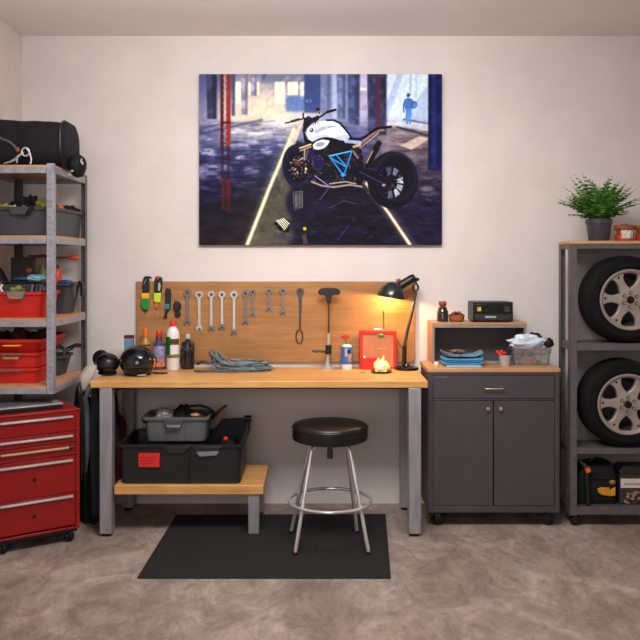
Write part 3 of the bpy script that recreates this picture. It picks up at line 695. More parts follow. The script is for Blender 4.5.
def picture_canvas():
    y0 = 4.935
    A, K = picture()
    x0, x1, z1, z0 = PX(199, y0), PX(442, y0), PZ(74, y0), PZ(245, y0)
    t = thing('canvas_print', ((x0+x1)/2, WY-.002, z0), 'large canvas print of a white motorcycle with blue frame in a hall', 'picture')
    edge = pm('canvas_edge', (30,30,48), .8, 0, .2, 20)
    MB().box(x0, x1, y0+.0006, WY-.002, z0, z1).build('stretcher', edge, t, bevel=.002)
    H, W = A.shape[:2]
    xs = np.linspace(x0+.0008, x1-.0008, W+1); zs = np.linspace(z1-.0008, z0+.0008, H+1)
    VX, VZ = np.meshgrid(xs, zs); n = VX.size
    co = np.stack([VX.ravel(), np.full(n, y0), VZ.ravel()], 1)-np.array(WM[t].translation)
    idx = np.arange(n).reshape(H+1, W+1)
    q = np.stack([idx[:-1,:-1], idx[1:,:-1], idx[1:,1:], idx[:-1,1:]], -1).reshape(-1, 4)
    me = bpy.data.meshes.new('printed_picture')
    me.vertices.add(n); me.vertices.foreach_set('co', co.astype(np.float32).ravel())
    me.loops.add(q.size); me.loops.foreach_set('vertex_index', q.astype(np.int32).ravel())
    me.polygons.add(len(q)); me.polygons.foreach_set('loop_start', np.arange(0, q.size, 4, dtype=np.int32))
    me.update(calc_edges=True)
    B = np.pad(A, ((0,1),(0,1),(0,0)), 'edge')
    L_ = np.where(B <= .04045, B/12.92, ((B+.055)/1.055)**2.4)*PGAIN
    ca = me.color_attributes.new('ink', 'FLOAT_COLOR', 'POINT')
    ca.data.foreach_set('color', np.concatenate([np.clip(L_, 0, .95), np.ones((H+1, W+1, 1))], -1).astype(np.float32).ravel())
    m = bpy.data.materials.new('printed_canvas'); m.use_nodes = True
    nt = m.node_tree; b = nt.nodes['Principled BSDF']; at = nt.nodes.new('ShaderNodeVertexColor'); at.layer_name = 'ink'
    nt.links.new(at.outputs[0], b.inputs['Base Color']); b.inputs['Roughness'].default_value = .75; b.inputs['Specular IOR Level'].default_value = .15
    me.materials.append(m)
    ob = bpy.data.objects.new('printed_picture', me); COL.objects.link(ob); ob.parent = t
picture_canvas()

# ------------------------------------------------------------------ stool
cx, cy = PX(330, 4.24), 4.24
st = thing('stool', (cx, cy, .009), 'round black padded stool with chrome legs and foot ring on the mat', 'stool')
ZS = .644; rs = .2
m_ = MB(); m_.lathe([(0,ZS-.084),(rs*.93,ZS-.084),(rs*.985,ZS-.078),(rs,ZS-.066),(rs,ZS-.018),(rs*.992,ZS-.010),(rs*.965,ZS-.003),(rs*.9,ZS),(rs*.5,ZS+.003),(0,ZS+.004)], (cx,cy,0), n=64)
se = m_.build('seat', leather, st)
m_ = MB(); m_.tube([(cx+rs*1.002*math.cos(a), cy+rs*1.002*math.sin(a), ZS-.016) for a in (2*math.pi*i/64 for i in range(64))], .0035, 6, closed=True)
m_.build('piping', leather, se)
m_ = MB(); m_.cyl((cx,cy,ZS-.094), (cx,cy,ZS-.0835), .125, n=32); m_.build('mounting_plate', iron, st, bevel=.003)
m_ = MB(); m_.cyl((cx,cy,ZS-.165), (cx,cy,ZS-.0935), .011, n=14); m_.cyl((cx,cy,ZS-.185), (cx,cy,ZS-.135), .016, n=14); m_.build('height_screw', iron, st, bevel=.002)
for fxx, fyy in ((.152,.168),(-.212,.160),(-.180,-.168),(.196,-.160)):
    rl = math.hypot(fxx, fyy); ca, sa = fxx/rl, fyy/rl
    zr = .0115
    path = [(.045,ZS-.100),(.075,ZS-.100),(.112,ZS-.104),(.126,ZS-.114),(.134,ZS-.130),(rl,zr)]
    lg = MB().tube([(cx+r*ca, cy+r*sa, z) for r, z in path], .0105, 14).build('leg', chrome, st)
    MB().cyl((cx+(rl+.0012)*ca, cy+(rl+.0012)*sa, .009), (cx+(rl-.0022)*ca, cy+(rl-.0022)*sa, .024), .0135, .013, n=14).build('foot_cap', black, lg, bevel=.002)
rg = .134+(ZS-.130-.2386)/(ZS-.130-zr)*.128+.012
m_ = MB(); m_.tube([(cx+rg*math.cos(a), cy+rg*math.sin(a), .2386) for a in (2*math.pi*i/72 for i in range(72))], .0085, 10, closed=True)
fr = m_.build('foot_ring', chrome, st)

# ------------------------------------------------------------------ charcoal cabinet on casters
YC, YCB = 4.515, 4.86
s = YC/F; X = lambda p: PX(p, YC); Z = lambda p: PZ(p, YC)
cb = thing('cabinet', ((X(428)+X(560))/2, (YC+YCB)/2, 0), 'charcoal two-door cabinet with a drawer and wooden top on black casters', 'cabinet')
ztop = Z(368.2)
MB().box(X(427.6), X(560.4), YC-.004, YCB, Z(372.4), ztop).build('cabinet_top', oakcab, cb, bevel=.003)
body = MB(); zb, zt = Z(512.6), Z(372.6)
fx0, fx1 = X(432.8), X(555)
body.box(X(428.4), fx0, YC, YCB-.004, zb, zt); body.box(fx1, X(559.6), YC, YCB-.004, zb, zt)
body.box(fx0, fx1, YC, YCB-.004, zb, Z(506.6)); body.box(fx0, fx1, YC, YCB-.004, Z(375), zt)
body.box(fx0, fx1, YC, YCB-.004, Z(400.2), Z(399)); body.box(fx0, fx1, YCB-.016, YCB-.004, zb, zt)
body.build('body', cabgrey, cb, bevel=.0015)
g = .0018
dr = MB().box(fx0+g, fx1-g, YC+.004, YC+.024, Z(398.8)+g, Z(375.2)-g).build('drawer', cabgrey, cb, bevel=.002)
h = MB(); hz = Z(388.3)
h.tube([(X(485), YC+.006, hz), (X(485), YC-.016, hz), (X(486), YC-.019, hz), (X(501.4), YC-.019, hz), (X(502.4), YC-.016, hz), (X(502.4), YC+.006, hz)], .0032, 8); h.build('handle', brass, dr)
MB().box(X(434), X(447), YC+.001, YC+.0055, Z(378), Z(376.6)).build('label_holder', wrenchdull, dr)
for a, b, k in ((432.8, 493.4, 487.6), (494, 555, 500.4)):
    d_ = MB().box(X(a)+g, X(b)-g*.6, YC+.004, YC+.022, Z(506.4)+g, Z(400.4)-g).build('door', cabgrey, cb, bevel=.002)
    kz = Z(408.4); MB().lathe([(0,-.020),(.008,-.019),(.0105,-.014),(.009,-.009),(.005,-.005),(.006,.006),(0,.006)], (X(k), YC, kz), (0,1,0), 16).build('knob', brass, d_)
def caster(px, y, parent, r=.036, top=None, plate=.05):
    x = PX(px, y); top = zb if top is None else top
    c = MB(); c.box(x-plate/2, x+plate/2, y-plate/2, y+plate/2, top-.006, top-.0005); c.cyl((x, y, r*1.5), (x, y, top-.005), .010, n=12)
    c.box(x-.012, x+.012, y-.014, y+.022, r*2.02, r*2.2); c.box(x-.012, x+.008, y-.0165, y-.0135, r*.9, r*2.1); c.box(x-.008, x+.012, y+.0215, y+.0245, r*.9, r*2.1)
    c.cyl((x-.0054, y-.014, r), (x+.0054, y+.022, r), .009, n=12)
    o = c.build('caster', black, parent, bevel=.001)
    w = MB(); w.lathe([(.006,-.012),(r*.8,-.012),(r*.97,-.008),(r,0),(r*.97,.008),(r*.8,.012),(.006,.012)], (x, y+.004, r), (.3,1,0), 28)
    w.build('caster_wheel', blackgloss, o)
caster(437, 4.56, cb, .036); caster(547.8, 4.56, cb, .036); caster(437.5, 4.81, cb, .036); caster(545, 4.81, cb, .036)

# ------------------------------------------------------------------ open box on the cabinet
YH, YHB = 4.72, 4.94
X = lambda p: PX(p, YH); Z = lambda p: PZ(p, YH)
hu = thing('open_box_shelf', ((X(433)+X(526))/2, (YH+YHB)/2, ztop), 'open-fronted box shelf with wooden top and grey rim standing on the cabinet', 'shelf')
hz = Z(322.6); xl, xr = X(432.6), X(526.4)
MB().box(xl-.004, xr+.002, YH-.006, YHB, Z(325.2), hz).build('top_board', oakcab, hu, bevel=.002)
MB().box(xl-.002, xl+.012, YH+.004, YHB-.002, ztop+.0005, Z(325.3)).build('side_panel', oakv, hu)
MB().box(xr-.012, xr, YH+.004, YHB-.002, ztop+.0005, Z(325.3)).build('side_panel', oakv, hu)
MB().box(xl+.012, xr-.012, YHB-.014, YHB-.002, ztop+.0005, Z(325.3)).build('back_panel', cabdark, hu)
li = MB(); li.box(xl+.0125, xl+.0155, YH+.004, YHB-.0145, ztop+.012, Z(325.6)); li.box(xr-.0155, xr-.0125, YH+.004, YHB-.0145, ztop+.012, Z(325.6)); li.box(xl+.0125, xr-.0125, YH+.004, YHB-.0145, ztop+.0006, ztop+.011)
li.build('lining', cabdark, hu)
fr = MB(); w = .010; wt = Z(325.3)
fr.box(xl, xl+w, YH-.004, YH+.0035, ztop+.0005, wt); fr.box(xr-w, xr, YH-.004, YH+.0035, ztop+.0005, wt); fr.box(xl+w, xr-w, YH-.004, YH+.0035, wt-.014, wt); fr.box(xl+w, xr-w, YH-.004, YH+.0035, ztop+.0005, ztop+.016)
fr.build('front_rim', pm('rim_grey', (150,146,144), .45, .3, .06, 20), hu, bevel=.001)
# things on the box shelf
y = 4.80; X = lambda p: PX(p, y); Z = lambda p: PZ(p, y); s = y/F
def lathe_part(name, prof, c, mat, parent, n=28): return MB().lathe([(r*s, h*s) for r, h in prof], c, n=n).build(name, mat, parent)
t = thing('stoppered_jar', (X(442.6), y, hz), 'dark brown jar with a red-brown stopper on the open box shelf', 'jar')
lathe_part('jar_body', [(0,0),(5,0),(5.6,.8),(5.6,9),(5.2,11),(4.4,12.2),(4.4,14.2),(0,14.2)], (X(442.6), y, hz), pm('brown_glass', (44,34,30), .15, 0, .1, 10, coat=.4), t)
lathe_part('stopper', [(0,14.3),(3.0,14.3),(3.0,16),(3.8,16.6),(4.0,18.6),(3.2,20.2),(0,20.4)], (X(442.6), y, hz), pm('red_brown_wood', (142,56,34), .5, 0, .2, 30), t)
t = thing('wooden_dish', (X(456.5), y, hz), 'low amber wooden dish beside the stoppered jar', 'dish')
lathe_part('bowl', [(0,0),(6,0),(7.4,1.5),(8,6),(8,7),(7.4,7),(6.8,2.2),(0,1.6)], (X(456.5), y, hz), amber, t)
m_ = MB()
for i in range(7): m_.ball((X(452.5+i*1.35), y-.006+.012*(i%2), hz+(7.3+.8*(i%3))*s), (2.2*s,2.2*s,1.5*s), 10, 6, 0, .3, 8, i)
m_.build('filling', pm('red_brown_beads', (128,58,38), .5, 0, .3, 40), t)
yr = 4.75; X = lambda p: PX(p, yr); s = yr/F
rx0, rx1 = X(473), X(513); rz1 = hz+20.2*s
rd = thing('radio', ((rx0+rx1)/2, yr+.08, hz), 'black stereo radio with a dark display on the open box shelf', 'radio')
MB().box(rx0, rx1, yr, yr+.17, hz+.006, rz1).build('casing', black, rd, bevel=.003)
for a in (476, 510): MB().cyl((X(a), yr+.02, hz), (X(a), yr+.02, hz+.0065), .008, n=12).build('foot', black, rd)
MB().box(X(475), X(510.6), yr-.0025, yr+.001, hz+9.2*s, hz+17.6*s).build('display_window', pm('smoked_window', (34,38,34), .08, 0, .3, 60, coat=.6), rd, bevel=.001)
MB().box(X(475), X(511.5), yr-.0022, yr+.001, hz+1.8*s, hz+7.6*s).build('lower_panel', pm('panel_grey', (58,58,60), .35, .3, .06, 20), rd, bevel=.001)
MB().box(X(485), X(496), yr-.0045, yr-.002, hz+4.2*s, hz+6.2*s).build('silver_slot', wrenchsteel, rd, bevel=.0006)
MB().box(X(477), X(481), yr-.0042, yr-.002, hz+11*s, hz+15.4*s).build('amber_meter', pm('meter_amber', (190,170,70), .4, 0, .4, 60), rd)  # plain amber-coloured patch on the display window
for a in (476.8, 504.5, 508): MB().cyl((X(a), yr-.002, hz+4.6*s), (X(a), yr-.008, hz+4.6*s), 1.5*s, n=14).build('knob', iron, rd, bevel=.0008)
MB().box(X(504.5), X(509.5), yr-.0042, yr-.002, hz+10.4*s, hz+16*s).build('speaker_grille', iron, rd)
# ------------------------------------------------------------------ on the cabinet top
y = 4.62; s = y/F; X = lambda p: PX(p, y)
def tray(name, x0, x1, y0, y1, z, h, mat, label, curl=.012, cat='tray', group='trays stacked on the cabinet'):
    """shallow dished tray, ends turned up"""
    n = 13; up = []; lo = []
    for i in range(n):
        u = i/(n-1); x = x0+(x1-x0)*u; e = abs(2*u-1)**3
        up.append((x, z+.006+h*.25+curl*e)); lo.append((x, z+curl*e*.9))
    m_ = MB(); m_.loft([[(x, yy, q) for x, q in lo]+[(x, yy, q) for x, q in up[::-1]] for yy in (y0, y0+.008, y1-.008, y1)], True, True)
    return m_.build(name, mat, None, label, cat, group, bevel=.0015)
z = ztop+.0005
tray('tray', X(445), X(480), 4.565, 4.67, z, .006, paleblue, 'pale blue tray at the bottom of the stack on the cabinet', 0)
z += .010
for i, (a, b, m_, lb) in enumerate(((441.8, 481.4, skyblue, 'bright blue tray just above the pale bottom tray'), (442.6, 480.6, pm('mid_blue_enamel', (54,116,160), .45, 0, .12, 20), 'mid blue tray in the middle of the stack'), (441.6, 481.8, skyblue, 'bright blue tray on top of the stack under the grey cloth'))):
    tray('tray', X(a), X(b), 4.57, 4.69, z, .012, m_, lb, .007); z += .0125
def drape(name, x0, x1, y0, y1, z, prof, t, mats, label, cat, amp=.004, seed=1, group=None, ny=12):
    """crumpled sheet with thickness; prof gives (fraction, lift)"""
    n = 40; top = []
    m_ = MB()
    rows = []
    for j in range(ny):
        v = j/(ny-1); yy = y0+(y1-y0)*v; up = []; lo = []
        for i in range(n):
            u = i/(n-1); x = x0+(x1-x0)*u
            l = np.interp(u, [q[0] for q in prof], [q[1] for q in prof])
            nz = amp*noise.fractal(Vector((x*30, yy*30, seed)), 1., 2., 4)
            zz = z+l+abs(nz)
            up.append((x, yy+.3*nz, zz+t)); lo.append((x, yy+.3*nz, zz))
        rows.append(lo+up[::-1])
    m_.loft(rows, True, True)
    return m_.build(name, mats, None, label, cat, group, angle=60)
drape('folded_cloth', X(442), X(482), 4.585, 4.68, z+.006, [(0,.022),(.07,.012),(.2,.002),(.8,.0),(.93,.014),(1,.02)], .012, pm('blue_grey_rag', (104,128,150), .85, 0, .35, 30, .4, 60), 'crumpled blue-grey cloth lying on top of the tray stack', 'cloth')
rag('rag', (X(458), 4.635, z+.034), (.045,.028,.010), pm('brown_rag', (132,92,78), .85, 0, .35, 50, .3, 60), 'small brown rag on the blue-grey cloth over the trays', 'rag', 3, .4, 9)
MB().lathe([(0,0),(2.2*s,0),(2.4*s,2*s),(1.5*s,3*s),(0,3*s)], (X(437.2), 4.655, ztop), n=16).build('small_cap', white, None, 'tiny white cap at the left end of the cabinet top', 'pot', origin=(X(437.2), 4.655, ztop))  # a tiny loose white cap
# cup with red berries
cup = thing('small_cup', (X(504.8), y, ztop), 'small pale grey cup holding red berries and a dark stem', 'cup')
m_ = MB(); m_.lathe([(0,0),(4.6*s,0),(5.4*s,4*s),(6*s,10.6*s),(5.5*s,10.8*s),(4.8*s,3*s),(0,1.4*s)], (X(504.8), y, ztop), n=28)
m_.build('cup_body', pm('grey_ceramic', (176,168,166), .4, 0, .06, 20), cup)
for i, (a, b, q) in enumerate(((499.2,12,0),(501.6,14,.006),(504,12.6,-.006),(497.6,13.6,.01),(500.6,11.4,-.008),(506,12,.004))):
    bl = MB(); bl.ball((X(a), y+q, ztop+b*s), 1.8*s, 12, 8); bl.build('berry', redplastic, cup)
m_ = MB()
m_.tube([(X(506.5), y, ztop+8*s), (X(508), y, ztop+14*s), (X(509.4), y, ztop+20*s)], [.007,.010,.006], 10)
m_.tube([(X(508), y+.01, ztop+9*s), (X(510.6), y+.01, ztop+16*s)], [.006,.008], 10); m_.build('stem', black, cup)
# clear storage box
y = 4.64; s = y/F; X = lambda p: PX(p, y)
bx = thing('storage_box', (X(532.5), y+.05, ztop), 'clear plastic storage box with orange and white bits on the cabinet', 'storage box')
m_ = MB(); tub(m_, X(532), y+.032, 37*s, .082, ztop, 15.0*s, .006, .002, .003, .012); m_.build('clear_shell', clear, bx)
fm = [orange, pm('salmon_scrap', (214,130,100), .6, 0, .15, 30), white, pm('grey_scrap', (128,122,120), .6, 0, .15, 30), pm('dark_scrap', (74,62,60), .6, 0, .2, 30)]
for i in range(26):
    a = random.uniform(519, 546); q = random.uniform(4.645, 4.695); r = random.uniform(1.4, 3.0)*s
    k = random.choice((0,1,2,3,3,4,4))
    m_ = MB(); m_.ball((X(a), q, ztop+.004+r*.9+random.choice((0,0,4,7))*s), (r*1.3, r, r*.85), 10, 7, 0, .35, 9, i); m_.build('scrap', fm[k], bx)
m_ = MB(); m_.ball((X(529.5), 4.652, ztop+5.6*s), (4.2*s,2.4*s,3*s), 14, 9, 0, .3, 9, 77); m_.build('orange_piece', orange, bx)
m_ = MB(); m_.box(X(541.5), X(547), 4.640, 4.645, ztop+2.5*s, ztop+9*s); m_.build('white_card', white, bx)
m_ = MB(); m_.loft([rrect(X(532), y+.032, 39*s, .088, .014, ztop+15.05*s), rrect(X(532), y+.032, 39.6*s, .09, .014, ztop+16.4*s), rrect(X(532), y+.032, 37*s, .084, .012, ztop+17*s)]); m_.build('lid', pm('clear_lid', (190,160,150), .2, 0, .1, 20, trans=.6), bx)
zb2 = ztop+17.1*s
t = MB(); t.ball((X(528), y+.030, zb2+5.6*s), (17.5*s, .036, 6.8*s), 40, 24, 0, .38, 7, 12, flat=-5.5*s)
t.build('plastic_bag', filmbag, None, 'crumpled pale blue plastic bag lying on the clear storage box', 'bag', angle=70)
t = MB(); t.ball((X(549.8), y+.03, zb2+4.6*s), (5.0*s, .026, 5*s), 20, 12, 0, .3, 7, 5, flat=-4.5*s); t.build('black_pouch', nylon, None, 'black pouch on the storage box, right of the plastic bag', 'pouch', angle=60)
t = MB(); t.ball((X(537.5), y+.078, zb2+7.6*s), (8*s, .012, 7.0*s), 26, 12, 0, .2, 7, 9, flat=-7.3*s); t.build('rag', clothblack, None, 'dark cloth showing behind the plastic bag on the storage box', 'cloth', angle=60)

# ------------------------------------------------------------------ steel rack with wheels on the right
YS, YSB = 4.52, 4.735
X = lambda p: PX(p, YS); Z = lambda p: PZ(p, YS)
ax0, ax1 = X(570), X(570)+.84
rk = thing('metal_rack', ((ax0+ax1)/2, (YS+YSB)/2, 0), 'dark steel rack with a wooden top shelf, on casters, holding two wheels', 'rack')
zTop = Z(240.8); bw = X(577)-X(570)
MB().box(ax0-.002, ax1+.002, YS-.002, YSB+.002, Z(243.8), zTop).build('wooden_shelf', shelfwood, rk, bevel=.002)
LEV = [(Z(243.9), Z(248.8)), (1.0395, 1.0395-.040), (.449, .449-.034), (Z(507.5), Z(514.8))]
for i, (za, zb_) in enumerate(LEV):
    b = MB(); b.box(ax0+bw+.0005, ax1-bw-.0005, YS+.003, YS+.010, zb_, za); b.box(ax0+bw+.0005, ax1-bw-.0005, YSB-.010, YSB-.003, zb_, za)
    b.box(ax0+.003, ax0+.010, YS+.041, YSB-.041, zb_, za); b.box(ax1-.010, ax1-.003, YS+.041, YSB-.041, zb_, za)
    b.build('shelf_beam', gunmetal, rk, bevel=.001)
    if i: MB().box(ax0+.0105, ax1-.0105, YS+.0105, YSB-.0105, za-.012, za-.0004).build('shelf_panel', gunmetal, rk)
for x in (ax0, ax1-bw):
    for yy in (YS, YSB-.04):
        p = MB(); fx = x if x == ax0 else x+bw; sg = 1 if x == ax0 else -1; fy = yy if yy == YS else yy+.04; sy = 1 if yy == YS else -1
        p.box(min(x, x+bw), max(x, x+bw), min(fy, fy+sy*.0028), max(fy, fy+sy*.0028), Z(515.5), Z(243.9))
        p.box(min(fx, fx+sg*.0028), max(fx, fx+sg*.0028), yy, yy+.04, Z(515.5), Z(243.9))
        po = p.build('post', gunmetal, rk, bevel=.0008)
        q = MB()
        for k in range(22):
            zz = Z(515.5)+.05+k*.066
            q.cyl((x+bw/2, fy-sy*.0006, zz), (x+bw/2, fy+sy*.0034, zz), .0034, n=8)
        q.build('post_holes', black, po)
MB().box(PX(571.5,4.73), ax1-.045, YSB+.0005, YSB+.003, LEV[3][1]+.002, LEV[0][1]+.0).build('back_panel', pm('rack_back_shade', (142,134,130), .6, 0, .06, 14), rk)  # grey sheet added to imitate the shaded wall behind the wheels
for a, yy in ((575.2, YS+.035), (575.6, YSB-.035), (716, YS+.035), (716, YSB-.035)): caster(a, yy, rk, .030, Z(515), .04)
# a wheel: tyre and six-spoke alloy
def wheel(cx, yf, cz, label):
    t = thing('car_wheel', (cx, yf+.1, cz-.2475), label, 'wheel', 'wheels on the steel rack')
    prof = [(.172,.006),(.180,.001),(.200,-.003),(.222,.001),(.233,.010),(.2395,.022)]
    w = .2; gr = [.045,.078,.100,.122,.155]
    for g_ in gr: prof += [(.2455+.002*(1-abs(g_-.1)/.1), g_-.005), (.238, g_-.003), (.238, g_+.003), (.2455+.002*(1-abs(g_-.1)/.1), g_+.005)]
    prof += [(.2395,.178),(.233,.190),(.222,.199),(.200,.203),(.180,.199),(.172,.194),(.165,.17),(.165,.03),(.172,.006)]
    m_ = MB(); m_.lathe(prof, (cx, yf, cz), (0,1,0), 72); ty = m_.build('tyre', rubber, t)
    m_ = MB()
    for q in (.186, .214, .228):
        m_.lathe([(q-.0012, .0), (q, -.0045+(0 if q < .22 else .010)), (q+.0012, .0+(0 if q < .22 else .008))], (cx, yf, cz), (0,1,0), 72)
    m_.build('sidewall_ridges', rubber, ty)
    m_ = MB(); m_.lathe([(.150,.014),(.156,.004),(.164,-.002),(.171,-.001),(.173,.006),(.170,.012),(.1645,.02),(.1645,.175),(.158,.175),(.156,.03),(.150,.018),(.150,.014)], (cx, yf, cz), (0,1,0), 72)
    rim = m_.build('rim', alloy, t)
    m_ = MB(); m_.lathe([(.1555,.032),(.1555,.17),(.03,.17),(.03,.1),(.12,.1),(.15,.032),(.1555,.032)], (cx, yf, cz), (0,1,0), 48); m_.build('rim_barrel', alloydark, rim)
    for k in range(6):
        a = R(57+60*k-0); u = Vector((math.cos(a), 0, math.sin(a))); v = Vector((-math.sin(a), 0, math.cos(a)))
        m_ = MB(); half = [(.045,.032),(.062,.030),(.078,.0235),(.098,.0205),(.118,.022),(.134,.028),(.146,.040),(.1525,.055)]
        pts = [(r, h) for r, h in half]+[(r, -h) for r, h in half[::-1]]
        m_.eprism(pts, (cx, yf+.012, cz), u, v, (0,.03,0)); sp = m_.build('spoke', alloy, rim, bevel=.004)
        MB().cyl(Vector((cx, yf+.0112, cz))+u*.138, Vector((cx, yf+.016, cz))+u*.138, .007, n=12).build('spoke_hole', black, rim)
    m_ = MB(); m_.lathe([(0,.006),(.036,.006),(.05,.008),(.064,.0105),(.066,.02),(.05,.04),(0,.04)], (cx, yf, cz), (0,1,0), 40); m_.build('hub', alloy, rim)
    m_ = MB(); m_.lathe([(0,-.006),(.014,-.005),(.021,-.001),(.022,.008),(0,.008)], (cx, yf, cz), (0,1,0), 24); m_.build('centre_cap', blackgloss, rim)
    for k in range(6):
        a = R(27+60*k); p = Vector((cx+.040*math.cos(a), yf, cz+.040*math.sin(a)))
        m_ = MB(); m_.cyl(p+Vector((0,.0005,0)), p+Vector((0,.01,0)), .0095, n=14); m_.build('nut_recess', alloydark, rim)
        m_ = MB(); m_.cyl(p+Vector((0,-.003,0)), p+Vector((0,.009,0)), .0058, n=6); m_.build('wheel_nut', brass, rim)
    return t
w1 = wheel(PX(631, 4.5), 4.505, 1.0395+.2475, 'tyre with six-spoke alloy wheel standing on the upper rack shelf')
w2 = dup(w1, (PX(628.6, 4.5), 4.605, .449+.0004), 'tyre with six-spoke alloy wheel standing on the lower rack shelf')
# potted fern
y = 4.63; s = y/F
fx, fz = PX(598.8, y), zTop
pf = thing('potted_fern', (fx, y, fz), 'bushy green fern in a charcoal pot on top of the steel rack', 'plant')
m_ = MB(); m_.lathe([(0,0),(9.6*s,0),(10*s,.6*s),(12*s,17*s),(12.9*s,17.2*s),(13.1*s,22*s),(12.2*s,22.3*s),(11.6*s,18*s),(11.2*s,18*s),(0,18*s)], (fx,y,fz), n=40)
m_.build('pot', potgrey, pf)
MB().lathe([(0,18.2*s),(11.2*s,18.2*s),(9*s,19.4*s),(4*s,20*s),(0,20*s)], (fx,y,fz), n=24).build('soil', soil, pf)
rnd = random.Random(11); fr = MB(); ms = MB()
base = Vector((fx, y, fz+19.5*s))
for k in range(84):
    az = 2*math.pi*k/84*2.618+rnd.uniform(-.3,.3); el = R(rnd.uniform(34, 86)) if k > 22 else R(rnd.uniform(26, 55))
    Lg = rnd.uniform(38, 50)*s*(1.06 if el > .6 else .9)
    ux = Vector((math.cos(az), math.sin(az)*.62, 0)); pts = []
    for i in range(13):
        u = i/12; droop = (.16+.34*math.cos(el))*u*u
        pts.append(base+ux*(Lg*u*math.cos(el*(1-.25*u))*.98)+Vector((0,0,Lg*(u*math.sin(el)*1.02-droop*.52))))
    ms.tube(pts, [.0016*(1-.7*i/12) for i in range(13)], 5)
    side = Vector((-math.sin(az), math.cos(az), 0))
    for i in range(2, 13):
        u = i/12; ln = (.034*math.sin(math.pi*min(1, .12+u*.88))**.7+.006)*1.0; wd = ln*.2+.0016
        d = (pts[i]-pts[i-1]).normalized(); p0 = pts[i]-d*.002
        for sg in (-1, 1):
            q = (side*sg+d*.55+Vector((0,0,rnd.uniform(-.35,.25)))).normalized(); nrm = q.cross(d).normalized(); ww = q.cross(nrm).normalized()*wd
            a, b_, c_, e = p0, p0+q*ln*.35+ww, p0+q*ln-Vector((0,0,ln*.2)), p0+q*ln*.35-ww
            m0 = 1 if rnd.random() < .28 else 0; th = nrm*.0006
            fr.add([a+th, b_+th, c_+th, e+th, a-th, b_-th, c_-th, e-th], [(0,1,2,3),(7,6,5,4),(0,4,5,1),(1,5,6,2),(2,6,7,3),(3,7,4,0)], m0)
fr.build('fronds', [leaf, leafpale], pf); ms.build('stems', leafpale, pf)
# jars at the right of the fern
def preserve(px, label, sc_=1.):
    t = thing('preserve_jar', (PX(px,y), y, zTop), label, 'jar', 'jars on top of the steel rack'); c = (PX(px,y), y, zTop)
    MB().lathe([(r*s*sc_, h*s*sc_) for r, h in ((0,0),(10,0),(10.8,1),(11,4),(10.8,9),(10.2,12.6),(9.6,13.6),(0,13.6))], c, n=36).build('jar_body', pm('brown_jar_filling', (150,72,36), .2, 0, .3, 30, coat=.5), t)
    MB().lathe([(r*s*sc_, h*s*sc_) for r, h in ((11.03,1.2),(11.12,4),(10.95,8)) ]+[(10.7*s*sc_,8*s*sc_),(10.7*s*sc_,1.2*s*sc_),(11.03*s*sc_,1.2*s*sc_)], c, n=36).build('red_band', pm('label_red', (176,60,40), .5, 0, .1, 20), t)
    a0 = -130; lab = MB(); ring = []
    for z_ in (3.2, 13.0): ring.append([(c[0]+11.25*s*sc_*math.cos(R(a)), c[1]+11.25*s*sc_*math.sin(R(a)), c[2]+z_*s*sc_) for a in range(-128, -46, 6)])
    for z_ in (13.0, 3.2): ring.append([(c[0]+10.6*s*sc_*math.cos(R(a)), c[1]+10.6*s*sc_*math.sin(R(a)), c[2]+z_*s*sc_) for a in range(-128, -46, 6)])
    ring.append(ring[0]); lab.loft(ring, False, False, closed=False)
    n_ = len(ring[0])
    lab.build('paper_label', pm('paper_label', (206,196,184), .7, 0, .35, 60), t)
    MB().lathe([(r*s*sc_, h*s*sc_) for r, h in ((0,13.7),(10.6,13.7),(11.6,14.2),(12,18.2),(11.4,19),(5,19.6),(4.4,20.4),(0,20.8))], c, n=36).build('lid', amber, t)
    return t
preserve(617.2+7, 'amber jar with a paper label and brown lid beside the fern', .84)
preserve(617.2+28, 'amber jar at the right edge, next to the labelled jar', .84)
# bottom shelf
y = 4.575; s = y/F; X = lambda p: PX(p, y); z0 = LEV[3][0]; Z = lambda p: PZ(p, y)
tc_ = thing('tool_bag', (X(596), y+.07, z0), 'black tool bag with yellow patches on the bottom shelf of the rack', 'tool bag')
m_ = MB(); m_.loft([rrect(X(597), y+.075, 40*s, .14, .02, z0+.001), rrect(X(597), y+.075, 41*s, .146, .02, z0+16*s), rrect(X(598), y+.075, 39*s, .14, .025, z0+30*s), rrect(X(600), y+.075, 32*s, .12, .03, z0+38*s), rrect(X(602), y+.078, 22*s, .08, .03, z0+41*s)])
m_.build('bag_body', nylon, tc_, bevel=.003)
m_ = MB(); m_.prism([(X(a), Z(b)) for a, b in ((597.5,488.6),(601,487.2),(606,487.6),(609.4,487.4),(609.4,490.4),(615,487),(615,495.4),(608,495.8),(601.4,494.4),(598,492.2))], y-.008, y+.004); m_.build('yellow_patch', pm('shaded_bag_yellow', (206,146,24), .5, 0, .1, 30), tc_, bevel=.002)  # yellow darkened in its colour for the shade on the bottom shelf
m_ = MB(); m_.ball((X(612.6), y+.003, Z(482.4)), (3.4*s,.010,2.6*s), 16, 8); m_.build('yellow_buckle', pm('bag_amber', (150,100,30), .5, 0, .2, 40), tc_)
m_ = MB(); m_.box(X(583), X(616), y-.005, y, Z(499.6), Z(498.4)); m_.box(X(583), X(616), y-.004, y, Z(478.8), Z(477.8)); m_.build('seam', black, tc_)
m_ = MB(); m_.tube([(X(a), y+.07, Z(b)) for a, b in ((592,474),(594,464),(601,460.6),(608,462),(612,470))], .007, 8); m_.build('carry_handle', black, tc_)
dl = thing('power_drill', (X(586), y+.02, Z(480)), 'dark drill with an orange ring leaning on the black tool bag', 'drill')
m_ = MB(); m_.tube([(X(578.5), y-.021, Z(460.4)), (X(582), y-.021, Z(463)), (X(586.6), y-.021, Z(468))], [.006,.011,.014], 12); m_.build('drill_body', iron, dl)
